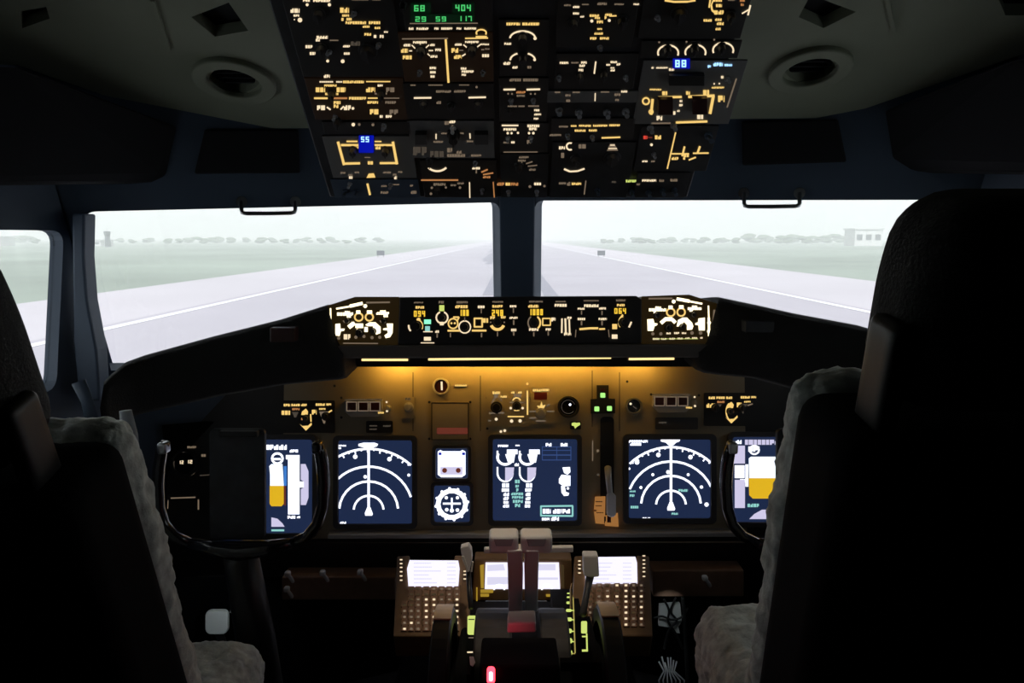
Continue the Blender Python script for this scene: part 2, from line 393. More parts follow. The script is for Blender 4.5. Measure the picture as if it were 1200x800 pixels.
def roundpoly(pts, r, n=5):
    out = []; N = len(pts)
    for i in range(N):
        p, a, b = Vector((*pts[i], 0)), Vector((*pts[i-1], 0)), Vector((*pts[(i+1) % N], 0))
        da, db = (a-p).normalized(), (b-p).normalized(); s_, e = p+da*r, p+db*r
        for k in range(n+1):
            t = k/n; q = s_*(1-t)**2+p*2*t*(1-t)+e*t*t; out.append((q.x, q.y))
    return out
ztop, zbot = CZ+.62, -.02
for sx, pf, ps, nm in ((-1, FLp, SL, 'left'), (1, FRp, SR, 'right')):
    ct, cb = corner(pf, ps, ztop), corner(pf, ps, zbot)
    tt = (ztop-pf.o.z)/pf.v.z; tb = (zbot-pf.o.z)/pf.v.z
    outer = [uv(pf, ct), (0, tt), (0, tb), uv(pf, cb)]
    if sx < 0: hp = [(98, 248), (585, 237), (587.5, 430), (116, 434)]
    else: hp = [(627, 235), (1112, 234), (1095, 445), (625.5, 430)]
    hole = roundpoly([pf.hit(*p) for p in hp], .022)
    struct(plate('wall_front_'+nm, pf, outer, [hole], .045, 'frame'))
    gm = MB(); gm.prism([pf.P(u, v, -.03) for u, v in hole], -pf.n*.006, 'glass'); o = gm.build('window_1' if sx < 0 else 'window_2'); struct(o)
    # side wall with its window
    back = -1.2
    def sp(y, z): # point on side plane
        t = (y-ps.o.y)/ps.u.y; return (t, z-ps.o.z)
    fr_t, fr_b = uv(ps, ct), uv(ps, cb)
    outer = [fr_t, sp(back, ztop), sp(back, zbot), fr_b]
    if sx < 0: a, b = SL.hit(75, 270), SL.hit(66, 458)
    else:
        a, b = SL.hit(75, 270), SL.hit(66, 458); a, b = (-a[0], a[1]), (-b[0], b[1])
    hole = roundpoly([a, b, sp(.62, CZ+b[1]+.06), sp(.50, CZ+a[1]+.0)], .03)
    struct(plate('wall_'+nm, ps, outer, [hole], .03, 'frame'))
    gm = MB(); gm.prism([ps.P(u, v, -.018) for u, v in hole], -ps.n*.006, 'glass'); struct(gm.build('window_3' if sx < 0 else 'window_4'))
for sx, pf, nm in ((-1, FLp, 'left'), (1, FRp, 'right')):
    v_hi, v_lo = (CZ-.40-pf.o.z)/pf.v.z, (.0-pf.o.z)/pf.v.z
    mb = MB(); e = .80*sx; mb.prism([pf.P(0, v_hi, .012), pf.P(e, v_hi, .012), pf.P(e, v_lo, .012), pf.P(0, v_lo, .012)], -pf.n*.008, 'shell'); struct(mb.build('wall_front_lower_'+nm))
# centre post, in front of the seam
mb = MB(); top = atY(605, 225, 1.76); 
mb.prism([atY(584.5, 228, 1.775), atY(627.5, 228, 1.775), atY(625, 420, 1.85), atY(587.5, 420, 1.85)], (0, .06, 0), 'frame')
struct(mb.build('trim_1', bevel=.004), 'dark blue grey post between the two windscreens')
# post at the left corner, and its twin
for sx in (-1, 1):
    mb = MB()
    def q(px, py, Y=1.405): p = atY(px, py, Y); return p if sx < 0 else Vector((.024-p.x, p.y, p.z))
    mb.prism([q(84, 250), q(99, 250), q(98, 300), q(102, 352), q(113, 410), q(117, 470), q(92, 470), q(86, 400)], (0, .04, 0), 'frame')
    struct(mb.build('trim_2' if sx < 0 else 'trim_3', bevel=.004))
# back wall, floor, ceiling, liner
mb = MB(); mb.wbox(-1.7, -1.25, -.05, 1.7, -1.2, CZ+.65, 'shell'); struct(mb.build('wall_back'))
mb = MB(); mb.wbox(-1.8, -1.3, -.06, 1.8, 2.5, 0, 'floor'); struct(mb.build('floor'))
mb = MB(); mb.wbox(-1.8, -1.3, CZ+.6, 1.8, 2.2, CZ+.66, 'shell'); struct(mb.build('ceiling_outer'))
# header soffit above the windscreens is part of the front walls; lining panels of the ceiling, one each side
def liner(name, pts, holes, label):
    outer = [LIN.hit(*p) for p in pts]
    return struct(plate(name, LIN, outer, [[LIN.hit(*p) for p in h] for h in holes], .02, 'liner'), label)
def ell(cx, cy, rx, ry, rot=0, n=28):
    return [(cx+rx*math.cos(t*2*PI/n)*math.cos(rot)-ry*math.sin(t*2*PI/n)*math.sin(rot), cy+rx*math.cos(t*2*PI/n)*math.sin(rot)+ry*math.sin(t*2*PI/n)*math.cos(rot)) for t in range(n)]
liner('ceiling_left', [(395, 150), (232, 151), (212, 143), (20, 76), (-60, 74), (-900, 60), (-1500, -330), (395, -330)],
      [ell(275, 93, 30, 17), [(224, 20), (268, 3), (291, 36), (252, 43)], [(22, 14), (54, 8), (58, 22), (26, 33)]], 'grey green ceiling lining left of the overhead panel')
liner('ceiling_right', [(800, 140), (985, 138), (1000, 132), (1200, 63), (1300, 60), (2100, 50), (2700, -330), (800, -330)],
      [ell(949, 80, 30, 17), [(936, 20), (950, -6), (1003, 14), (965, 33)], [(1170, -2), (1215, -8), (1225, 18), (1178, 18)]], 'grey green ceiling lining right of the overhead panel')
# middle part of the lining, hidden above the overhead panel
mb = MB(); mb.prism([LIN.P(*LIN.hit(395, 150)), LIN.P(*LIN.hit(800, 140)), LIN.P(*LIN.hit(800, -330)), LIN.P(*LIN.hit(395, -330))], -LIN.n*.02, 'liner'); struct(mb.build('ceiling_centre'))
for cx, cy, lab in ((275, 93, 'round recessed air outlet with raised ring, left of the overhead panel'), (949, 80, 'round recessed air outlet with raised ring, right of the overhead panel')):
    u, v = LIN.hit(cx, cy); s_ = LIN.sc(cx, cy)
    t = thing('air_outlet', lab, 'air vent', LIN.P(u, v))
    ue, _ = LIN.hit(cx+30, cy); _, ve = LIN.hit(cx, cy-17); ry = abs(ve-v); rx = abs(ue-u)
    def er(mb, k0, k1, w0, w1, m, n=36):
        vs_ = []
        for k, w_ in ((k0, w0), (k0, w1), (k1, w1), (k1, w0)):
            vs_ += [LIN.P(u+rx*k*math.cos(i*2*PI/n), v+ry*k*math.sin(i*2*PI/n), w_) for i in range(n)]
        mb.add(vs_, [[j*n+i, j*n+(i+1) % n, ((j+1) % 4)*n+(i+1) % n, ((j+1) % 4)*n+i] for j in range(4) for i in range(n)], m)
    mb = MB(); er(mb, 1.0, 1.55, -.002, .010, 'liner'); mb.build('ring', None, t, bevel=.003)
    mb = MB(); vs_ = [LIN.P(u+rx*1.03*math.cos(i*2*PI/36), v+ry*1.03*math.sin(i*2*PI/36), -.025) for i in range(36)]; mb.prism(vs_, -LIN.n*.01, 'blind')
    mb.build('outlet_well', None, t)
    mb = MB()
    for k in range(-2, 3): mb.pbox(LIN, u-rx*.9*math.sqrt(1-(k*.35)**2), v+k*ry*.35-.002, u+rx*.9*math.sqrt(1-(k*.35)**2), v+k*ry*.35+.002, -.024, -.012, 'blind')
    mb.build('vane', None, t)
for pts, lab in (([(216, 23), (268, -2), (296, 38), (250, 48)], 'dark square pocket in the ceiling lining, nearer the overhead panel on the left'),
                 ([(16, 12), (58, 4), (62, 24), (22, 37)], 'dark square pocket at the upper left edge of the ceiling lining'),
                 ([(930, 22), (948, -10), (1010, 12), (965, 38)], 'dark square pocket in the ceiling lining, nearer the overhead panel on the right'),
                 ([(1165, -6), (1220, -10), (1230, 22), (1174, 22)], 'dark square pocket at the upper right edge of the ceiling lining')):
    mb = MB(); mb.prism([LIN.P(*LIN.hit(*p, -.025), -.025) for p in pts], -LIN.n*.03, 'blind'); tag(mb.build('ceiling_pocket'), lab, 'recess')
# raised panel edges round the pockets
for pts, lab in (([(176, 2), (196, 62), (200, 60), (181, 2)], 'l'), ([(1036, -2), (1046, 40), (1050, 40), (1042, -2)], 'r')):
    mb = MB(); mb.prism([LIN.P(*LIN.hit(*p, .006), .006) for p in pts], -LIN.n*.008, 'liner'); struct(mb.build('trim_4' if lab == 'l' else 'trim_5'))
# blinded eyebrow windows and dark header recesses
def slab(name, pts, off, m, label, bevel=.006):
    mb = MB(); mb.prism([atY(*p) for p in pts], off, m); o = mb.build(name, bevel=bevel); return struct(o, label)
slab('window_5', [(-300, 60, 1.0), (18, 78, 1.2), (205, 148, 1.47), (190, 205, 1.47), (176, 213, 1.47), (-300, 218, 1.0)], (0, .05, 0), 'blind', 'blacked-out upper side window above the left windscreen corner')
slab('window_6', [(1500, 20, 1.0), (1190, 70, 1.2), (1030, 133, 1.47), (1044, 190, 1.47), (1060, 200, 1.47), (1500, 205, 1.0)], (0, .05, 0), 'blind', 'blacked-out upper side window above the right windscreen corner')
def onfront(px, py, pl, w): 
    return pl.P(*pl.hit(px, py, w), w)
for nm, pl, pts, lab in (('window_7', FLp, [(240, 152), (350, 152), (352, 203), (228, 204)], 'black blanked rectangle in the header above the left windscreen'),
                         ('window_8', FRp, [(869, 142), (982, 140), (992, 190), (870, 194)], 'black blanked rectangle in the header above the right windscreen')):
    mb = MB(); mb.prism([onfront(x, y, pl, .008) for x, y in pts], -pl.n*.012, 'blind'); struct(mb.build(nm, bevel=.004), lab)
# grab handles on the header
for pl, x0, x1, yt, yb, lab in ((FLp, 283, 346, 236, 250, 'dark metal grab handle above the left windscreen'), (FRp, 872, 937, 226, 242, 'dark metal grab handle above the right windscreen')):
    t = thing('grab_handle', lab, 'handle', onfront((x0+x1)/2, yt, pl, 0))
    P = [onfront(x0, yt, pl, 0), onfront(x0, yt+3, pl, .012), onfront(x0, yb-4, pl, .03), onfront(x0+1, yb-1, pl, .034), onfront(x0+5, yb, pl, .035), onfront((x0+x1)/2, yb, pl, .035), onfront(x1-5, yb-.5, pl, .035), onfront(x1-1, yb-1.5, pl, .034), onfront(x1, yb-4, pl, .03), onfront(x1, yt+3, pl, .012), onfront(x1, yt, pl, 0)]
    mb = MB(); mb.tube(P, .0042, 'metal', 10); mb.build('grip', None, t, smooth=True)
    for x in (x0, x1):
        mb = MB(); u, v = pl.hit(x, yt); mb.pcyl(pl, u, v, .011, 0, .006, 'metal', 16); mb.build('mount', None, t)

# ================================================================== GLARESHIELD
mb = MB()
def secs(mb, S, m):
    n = len(S[0]); vs_ = [p for s_ in S for p in s_]
    fs = [[i*n+k, i*n+(k+1) % n, (i+1)*n+(k+1) % n, (i+1)*n+k] for i in range(len(S)-1) for k in range(n)]
    fs += [list(range(n)), list(range(len(S)*n-1, (len(S)-1)*n-1, -1))]; mb.add(vs_, fs, m)
gs = thing('glareshield', 'black padded glareshield hood spanning above the instrument panel', 'glareshield', (0.01, 1.5, CZ-.28))
mb = MB()   # lip under the mode panels
a, b, c, d = atY(388, 405, 1.375), atY(842, 403, 1.375), atY(838, 419, 1.385), atY(396, 420, 1.385)
mb.prism([a, b, c, d], (0, .035, 0), 'lip'); mb.build('front_lip', None, gs, bevel=.004)
mb = MB(); p0, p1 = atY(383, 349, 1.44), atY(843, 347, 1.44)
mb.wbox(p0.x, 1.41, CZ-.205, p1.x, 1.76, CZ-.19, 'hood'); mb.wbox(p0.x, 1.50, CZ-.262, p1.x, 1.515, CZ-.19, 'mipdark'); mb.build('deck', None, gs)
for sx in (-1, 1):
    S = []
    if sx < 0: rows = [(403, 406, 440, 1.385, .22), (396, 395, 442, 1.38, .25), (384, 357, 443, 1.375, .27), (330, 374, 448, 1.35, .27), (250, 394, 462, 1.30, .25), (170, 416, 480, 1.24, .22), (148, 424, 485, 1.21, .20), (132, 437, 492, 1.18, .18), (122, 447, 500, 1.16, .14)]
    else: rows = [(818, 405, 430, 1.385, .22), (828, 396, 434, 1.38, .25), (842, 348, 436, 1.375, .27), (885, 357, 440, 1.35, .27), (930, 367, 452, 1.31, .25), (1005, 381, 462, 1.26, .22), (1060, 397, 475, 1.22, .20), (1085, 412, 482, 1.19, .18), (1100, 425, 490, 1.16, .14)]
    for px, yt, yb, Y, dd in rows:
        T0, B0 = atY(px, yt+5, Y), atY(px, yb, Y); top_ = atY(px, yt, Y+.02)
        m0 = (T0+B0)/2+Vector((0, -.012, 0))
        S.append([T0+Vector((0, -.002, 0)), m0, B0+Vector((0, -.004, 0)), B0+Vector((0, .02, -.008)), B0+Vector((0, dd, -.002)), top_+Vector((0, dd-.02, -.025)), top_+Vector((0, .05, -.004)), top_])
    mb = MB(); secs(mb, S, 'hood'); mb.build('hood_wing', None, gs, smooth=True)
# amber flood strips under the lip
for x0, x1, y0, y1, lab, pw in ((424, 478, 421.5, 421.5, 'short glowing amber light strip under the glareshield, at the captain side', 2.6),
                               (502, 716, 421, 419, 'long glowing amber light strip under the middle of the glareshield', 1.6),
                               (737, 790, 420.6, 420.2, 'short glowing amber light strip under the glareshield, at the first officer side', 1.9)):
    a, b = atY(x0, y0, 1.425), atY(x1, y1, 1.425)
    t = thing('flood_light', lab, 'light', (a+b)/2)
    mb = MB(); mb.tube([a, (a+b)/2, b], .0022, 'strip', 8); mb.build('tube', None, t)
    mb = MB(); mb.prism([a+Vector((-.004, .003, .004)), b+Vector((.004, .003, .004)), b+Vector((.004, .003, -.004)), a+Vector((-.004, .003, -.004))], (0, .004, 0), 'mipdark'); mb.build('housing', None, t)
    la = bpy.data.lights.new('flood_lamp', 'AREA'); la.shape = 'RECTANGLE'; la.size = (b-a).length; la.size_y = .012; la.color = (1, .52, .07); la.energy = pw*(b-a).length*.85
    lo = bpy.data.objects.new('flood_lamp', la); COL.objects.link(lo); m_ = (a+b)/2
    lo.location = (m_.x, 1.575, CZ-.262); lo.rotation_euler = (math.radians(80), 0, 0)

# ================================================================== MODE CONTROL PANEL + EFIS PANELS
def gpanel(name, label, outline, items, cat='control panel', knobs=(), m='module', depth_=.06, wz=.0):
    t = thing(name, label, cat, MCP.P(*MCP.hit(sum(p[0] for p in outline)/len(outline), max(p[1] for p in outline))))
    mb = MB(); pprism(mb, MCP, outline, -depth_, wz, m); mb.build('faceplate', None, t, bevel=.002)
    mb = MB(); draw(mb, MCP, items, wz+.001); mb.build('legend', None, t)
    for k in knobs: knob(t, MCP, *k[:3], h=k[3] if len(k) > 3 else .012, w=wz)
    return t
TX_ = T
mcp_items = (T('D', (485, 353.5, 496, 355.3), (514, 352.5, 520, 355.5), (535, 352.8, 548, 355.3), (577, 352.6, 590, 354.5), (620, 352.3, 636, 354.3), (651, 352.5, 663, 354), (684, 351.5, 702, 353), (722, 350.6, 733, 353))
 + T('Y', (487, 358.5, 497, 361.5), (533.5, 357.5, 548, 361), (577, 357.3, 589, 360.3), (619, 357, 631, 360.3), (723, 356, 732, 358.8))
 + T('W', (560, 358, 568, 361), (597.5, 357.5, 605, 360), (597, 371, 606.5, 373.5), (599, 385, 605, 388), (650, 356, 664, 359.3), (684.5, 356.5, 702, 359.8), (677, 360.5, 685, 362.8), (702, 360, 710, 362.5), (677, 372.3, 686, 375), (701.5, 372.3, 711, 375))
 + [('n', '094', 484.5, 364, 499, 371, 'A'), ('n', '100', 538, 362.8, 550, 370, 'A'), ('n', '248', 576, 362.8, 590.5, 370.2, 'A'), ('n', '1000', 619.5, 362, 637, 369.2, 'A'), ('n', '064', 719.5, 361, 734.5, 367.5, 'A')]
 + [('a', 487, 382, 8, 8, 170, 225, 2, 'W'), ('a', 487, 382, 8, 8, -25, 50, 1.8, 'Y'), ('d', 490.5, 374.5, 2.4, 'Y')]
 + [('b', 497, 374.3, 505, 379.5, 'T'), ('b', 498.2, 382, 503.8, 388, 's'), ('l', 496, 388.5, 507, 388.5, 1.2, 'W'), ('b', 496.8, 394.6, 505, 399, 'W'), ('l', 493, 401.6, 509, 401.6, 1.1, 'W')]
 + [('b', 514.8, 357.5, 520.6, 364.5, 'g'), ('a', 518, 372, 6.8, 6.8, 110, 430, 1.8, 'W'), ('b', 515.5, 377, 520, 381, 'W'), ('t', 510, 387, 514.8, 389.8, 'W'), ('l', 512.3, 390.5, 512.3, 395.5, 1.6, 'D')]
 + [('a', 531, 379, 5.6, 5.8, 0, 360, 1.7, 'Y'), ('d', 529, 378.6, 1.3, 'Y'), ('d', 533, 378.6, 1.3, 'Y'), ('l', 531, 371.5, 538, 371.5, 1.8, 'Y'), ('l', 538, 371.5, 535.5, 376, 1.8, 'Y'), ('a', 544.6, 383, 6.9, 7.2, 0, 360, 1.5, 'W'), ('l', 524.5, 387.3, 539, 387.3, 2.2, 'Y'), ('l', 527.8, 390, 527.8, 395, 1.3, 'D'), ('l', 544.6, 371.5, 544.6, 376, 1, 'D')]
 + Ln('Y', (555.3, 373, 565.6, 373, 1.9), (565, 373, 565, 383, 1.9), (556, 373, 556, 383, 1.9), (555.3, 382.8, 565.6, 382.8, 1.9), (553, 387.2, 570, 387.2, 2.2)) + T('Y', (566, 372.8, 572, 378))
 + Ln('D', (564, 361.5, 564, 367, 1.1), (564.3, 390, 564.3, 395, 1.6), (601.6, 361, 601.6, 366.5, 1.3), (602, 375, 602, 380.5, 1.8), (602, 388.5, 602, 393, 1.8), (583, 388.5, 583, 394, 1.3), (625.5, 389, 625.5, 394, 1.5), (642.5, 388, 642.5, 393, 1.5), (681.5, 364, 681.5, 368.5, 1.3), (705.5, 364, 705.5, 369, 1.3), (681.5, 376, 681.5, 381, 1.8), (705.5, 376, 705.5, 381, 1.8), (675, 386, 674.3, 395, 1), (713, 386, 714, 395, 1))
 + T('Y', (574.5, 370.5, 580, 374), (587, 370.3, 592.5, 373)) + [('a', 583, 377.5, 8, 8.5, 205, 335, 3.4, 'Y'), ('d', 575, 377.5, 1, 'D'), ('d', 591, 377.5, 1, 'D')]
 + [('a', 626, 378, 7.2, 8, 120, 235, 1.7, 'D'), ('a', 626, 378, 7.2, 8, -55, 60, 2, 'Y')]
 + Ln('Y', (635.5, 373, 645.3, 373, 1.5), (645, 373, 645, 381, 1.5), (636, 373, 636, 381, 1.5), (635.5, 381, 645.3, 381, 1.5)) + T('W', (646, 372, 651, 376.5), (620, 384.5, 631.5, 387.6), (639.5, 384.5, 645.5, 387.2))
 + Ln('W', (658.6, 373, 658.3, 390, 1.8), (662.5, 373, 663.1, 392, 2.2), (667, 374, 667.6, 391, 1.8)) + T('W', (664.8, 371, 670, 374), (661, 389.5, 665.2, 393), (665.8, 390, 669.2, 393))
 + Ln('Y', (679, 385.6, 692, 384.5, 2.4), (692, 384.5, 701, 384.5, 2.4), (702, 385.5, 709, 385.2, 2))
 + Ln('Y', (730, 368.5, 726, 374, 2), (726, 374, 725.3, 380, 2), (725.3, 380, 727, 383, 1.8), (728, 370, 731, 373, 2)) + Ln('W', (740, 377, 737, 383.5, 2)) + [('b', 717.5, 379.5, 723.2, 385.5, 'Y'), ('b', 717, 391.8, 723.6, 396.8, 'W')])
gpanel('mode_control_panel', 'long black mode control panel with amber digits and a green lit button on the glareshield',
       [(468, 348), (746, 346.5), (752, 351), (752, 402), (466, 403.5)], mcp_items,
       knobs=[(487.5, 382, 6), (518, 372, 4), (544.6, 383, 4.8), (583, 377.5, 5.6), (626, 378, 5.4), (732, 378, 6)])
efl = (Ln('D', (380, 362, 379.6, 395, 3.5), (429, 354.5, 457, 354, 2), (402, 402, 443, 402.3, 1.3))
 + Ln('H', (387.3, 361, 387.6, 376, 1.6), (387.6, 376, 388, 401, 2.6), (394, 361.7, 414, 358.2, 2), (410, 358.6, 425, 355.2, 3.6)) + Dt('H', (428, 358.5, 2.3), (387.8, 383, 2.2), (388, 394, 2.4))
 + T('H', (395, 366, 414.5, 369.8), (404, 364.3, 410, 367), (406.5, 369, 411.5, 372), (441, 365.5, 456.5, 368.6), (445.5, 363.5, 452.5, 366), (449.5, 368, 454.5, 371.5))
 + [('a', 420.4, 371.4, 4.7, 4.6, 0, 360, 2, 'Y'), ('a', 432.8, 371.4, 4.5, 4.4, 0, 360, 2, 'Y'), ('b', 417.4, 363.6, 422.3, 367.5, 'H'), ('b', 430, 363.6, 436, 367.5, 'H')]
 + [('p', [(393, 379.5), (398.5, 379), (399, 385), (404, 385), (403, 387.5), (399.5, 388), (398, 393.5), (393, 393)], 'H'), ('l', 408.5, 383.5, 415.5, 378, 5, 'H'), ('b', 416.5, 379, 425.5, 384.2, 'H'), ('d', 419, 386, 1.5, 'W'), ('p', [(428, 380.5), (433, 377.5), (440, 377.5), (446, 383), (446, 390), (441, 392), (437.5, 387), (437, 382), (431, 382)], 'H'), ('b', 427, 383, 431, 388.8, 'H'), ('p', [(453, 379), (460.5, 379), (460, 390), (457, 395), (452, 396), (450.5, 393), (454.5, 390), (454, 387), (449, 386.5), (449, 384.8), (454, 384)], 'H')]
 + T('W', (402.8, 391.5, 410.5, 397.5)) + Dt('D', (417, 395, 2), (426.5, 394, 2), (436, 395.5, 2), (445, 395, 2), (397, 396, 2)) + [('b', 409.5, 376, 415, 377, 'D'), ('a', 449, 374, 4, 4, 200, 340, 1.4, 'D'), ('a', 406, 374, 4, 4, 200, 340, 1.4, 'D')])
gpanel('display_select_panel', 'brightly lit display select panel at the left end of the glareshield', [(383, 358), (416, 347.6), (468, 347.6), (466, 404), (385, 405)], efl, m='efisglow',
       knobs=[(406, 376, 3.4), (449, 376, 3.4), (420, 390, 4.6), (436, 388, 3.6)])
efr = (Ln('D', (838.5, 363, 836.5, 385, 5), (760, 349.8, 788, 349.5, 2))
 + Ln('H', (830.2, 358, 830.6, 372, 1.6), (830.6, 372, 831, 394, 2.6), (793, 350, 808, 352.8, 3.6), (806, 352.6, 823, 355.8, 2)) + Dt('H', (789.5, 353.2, 2.3), (831, 378, 2.2), (831, 388, 2.4))
 + T('H', (760.5, 361.2, 780.5, 364.6), (768, 359, 774.5, 362), (766, 364, 769, 367), (806, 360, 822, 363), (811, 358, 817, 361), (808, 362.5, 812, 365))
 + [('a', 786, 365.8, 4.7, 4.6, 0, 360, 2, 'Y'), ('a', 798.2, 365.6, 4.6, 4.6, 0, 360, 2, 'Y'), ('b', 783.5, 358, 788.2, 362, 'H'), ('b', 795.8, 357.6, 801, 361.6, 'H')]
 + [('p', [(758.5, 374), (765.5, 373.5), (767, 378.5), (770.5, 379), (770, 381), (767, 382), (765.5, 387.5), (759, 387.5)], 'H'), ('l', 774.5, 378.5, 781, 373, 4.2, 'H'), ('b', 780, 371.6, 788, 376, 'H'), ('l', 787.5, 374, 791.5, 378, 4, 'H'), ('p', [(793, 382.5), (794.5, 375), (800, 372), (805, 372), (811, 378), (812.5, 382), (811, 386), (805, 386.5), (805, 380.5), (801.5, 377), (797.5, 382)], 'H'), ('p', [(818.5, 373), (826, 372), (826, 387), (819, 387), (818.5, 381), (814.5, 380.3), (815, 378.5), (818, 377.5)], 'H')]
 + T('W', (781, 389.4, 786, 391.5), (790, 389, 796, 391.3), (799, 389.2, 804.5, 391.2)) + Dt('D', (765, 391, 2), (774.5, 391, 2), (811, 390, 2.2), (821, 390, 2.2)) + T('W', (765, 396, 772.5, 398), (775, 396, 781, 398), (784.5, 395.8, 791, 397.8), (794, 395.5, 800, 397.5), (803, 395.2, 808, 397.2), (811, 395, 817, 397), (820.5, 394.7, 824, 396.7)) + [('b', 765, 396.6, 818, 397.2, 'g')])
gpanel('display_select_panel', 'brightly lit display select panel at the right end of the glareshield', [(752, 347), (808, 345), (841, 355.5), (843, 403), (752, 403)], efr, m='efisglow',
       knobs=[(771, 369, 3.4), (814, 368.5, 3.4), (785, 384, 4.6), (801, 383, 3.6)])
# ================================================================== MAIN INSTRUMENT PANEL
ip = thing('instrument_panel', 'wide main instrument panel, tan where the amber flood light falls on it', 'instrument panel', MIP.P(*MIP.hit(610, 630)))
def uvr(pl, x0, y0, x1, y1, w=0):
    a = pl.hit(x0, y1, w); b = pl.hit(x1, y0, w); return a[0], a[1], b[0], b[1]
u0, v0 = MIP.hit(330, 636); u1, v1 = MIP.hit(872, 412)
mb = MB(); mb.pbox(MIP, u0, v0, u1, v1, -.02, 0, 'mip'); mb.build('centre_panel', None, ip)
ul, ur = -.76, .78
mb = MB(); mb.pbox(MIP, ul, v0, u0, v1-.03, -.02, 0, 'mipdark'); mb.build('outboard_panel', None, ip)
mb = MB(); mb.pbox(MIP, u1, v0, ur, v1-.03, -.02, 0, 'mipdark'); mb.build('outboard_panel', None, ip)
mb = MB()   # seams and screws of the lit panel
for x, y0, y1 in ((484, 436, 505), (563, 440, 505), (694, 434, 500), (726, 436, 505)): mb.line(MIP, x, y0, x, y1, .9, .0004, 'black')
for x, y in ((400, 466), (400, 489), (503, 471), (551, 471), (503, 514), (551, 514), (571, 466), (571, 502), (735, 447), (763, 462), (819, 463), (392, 452)): mb.dot(MIP, x, y, 1.6, .0005, 'black')
mb.build('seam', None, ip)
mb = MB(); a, b = atY(384, 625.5, 1.53), atY(873, 623, 1.53)
mb.prism([atY(384, 626.5, 1.53), atY(600, 625.6, 1.53), atY(873, 624, 1.53), atY(873, 629, 1.53), atY(600, 630.6, 1.53), atY(384, 631.5, 1.53)], (0, .03, 0), 'greymip'); mb.build('bottom_lip', None, ip, bevel=.0015)
mb = MB(); mb.prism([atY(190, 633, 1.545), atY(1030, 628, 1.545), atY(1010, 672, 1.58), atY(210, 676, 1.58)], (0, .02, 0), 'mipdark'); mb.build('lower_skirt', None, ip)

def display(label, x0, y0, x1, y1, bez, items, screen='navy', name='display_unit', r=6, deepth=.012):
    cx = (x0+x1)/2; t = thing(name, label, 'display', MIP.P(*MIP.hit(cx, y1+bez)))
    mb = MB()
    O = [MIP.hit(*p, deepth) for p in rrect(x0-bez, y0-bez, x1+bez, y1+bez, r)]; I = [MIP.hit(*p, deepth) for p in rrect(x0, y0, x1, y1, min(r, 3))]
    n = len(O); vs_ = [MIP.P(*p, .001) for p in O]+[MIP.P(*p, deepth) for p in O]+[MIP.P(*p, deepth) for p in I]+[MIP.P(*p, .003) for p in I]
    mb.add(vs_, [[k*n+i, k*n+(i+1) % n, ((k+1) % 4)*n+(i+1) % n, ((k+1) % 4)*n+i] for k in range(4) for i in range(n)], 'darkgrey'); mb.build('bezel', None, t, bevel=.0012)
    mb = MB(); pprism(mb, MIP, rrect(x0-1, y0-1, x1+1, y1+1, 2), .002, .004, screen); mb.build('screen', None, t)
    mb = MB(); draw(mb, MIP, items, .0048); mb.build('symbology', None, t); return t
def rose(cx, cy, R, left, right, yb, extra, top):
    it = []
    def lim(r, lo, hi):     # arc angles kept inside the screen
        a0 = math.degrees(math.acos(min(1, (right-cx)/r))) if right-cx < r else 4
        a1 = 180-math.degrees(math.acos(min(1, (cx-left)/r))) if cx-left < r else 176
        return a0, a1
    for k, r in enumerate(R):
        a0, a1 = lim(r, 0, 0); it.append(('a', cx, cy, r, r*.99, a0, a1, 2.6 if k else 2.4, 'S'))
    r = R[-1]; a0, a1 = lim(r, 0, 0)
    for i in range(int(a0)+2, int(a1), 6):
        a = math.radians(i); L_ = 5 if (i//6) % 2 else 3
        it.append(('l', cx+r*math.cos(a), cy-r*math.sin(a), cx+(r-L_)*math.cos(a), cy-(r-L_)*math.sin(a), 1.7, 'S'))
    for dg in (68, 104):
        a = math.radians(dg); it.append(('d', cx+(r-8)*math.cos(a), cy-(r-8)*math.sin(a), 2.7, 'S'))
    it += [('l', cx, top, cx, cy, 2.8, 'S'), ('p', [(cx-1.6, cy-4), (cx+2, cy-4), (cx+5, cy+4), (cx+4, cy+6), (cx-4, cy+6), (cx-4.5, cy+3)], 'S'),
           ('p', [(cx-12, top-2), (cx-6, top-3.5), (cx+7, top-3.5), (cx+11, top-2), (cx+10, top+.5), (cx+6, top+2), (cx+3, top+5), (cx-3, top+5), (cx-6, top+2), (cx-12, top+.5)], 'S')]
    return it+extra
display('left square navigation display with a white heading arc and rings', 396, 516, 482.5, 614, 6,
        rose(432, 598, [17.5, 34.5, 52, 73], 396, 481.5, 0, T('S', (395.5, 521, 405.5, 523), (395.5, 523.5, 400, 526), (398.5, 611, 405.5, 613.8)) + Dt('S', (479, 556.5, 1.8), (428, 558.5, 2.2)), 522))
display('right square navigation display with a white heading arc, rings and extra dots', 737, 515, 833.5, 607.5, 6.5,
        rose(786.3, 592, [17.5, 35, 52, 69], 738, 833.5, 0, T('S', (737, 515.5, 759, 518.5), (738.5, 519, 752, 522), (753, 606, 762, 609)) + T('s', (738, 574.5, 745, 576.5), (738, 579, 743.5, 582), (739, 592.5, 748, 595.5), (795, 573, 806, 576), (787, 600.5, 794.5, 603))
             + Dt('S', (765, 556, 1.8), (806.5, 556, 1.8), (751, 571, 1.8), (822, 570.5, 2), (828, 591, 2.6), (737.5, 549, 1.4), (783, 553, 2.4), (746.5, 541.5, 2.8)), 516.5))
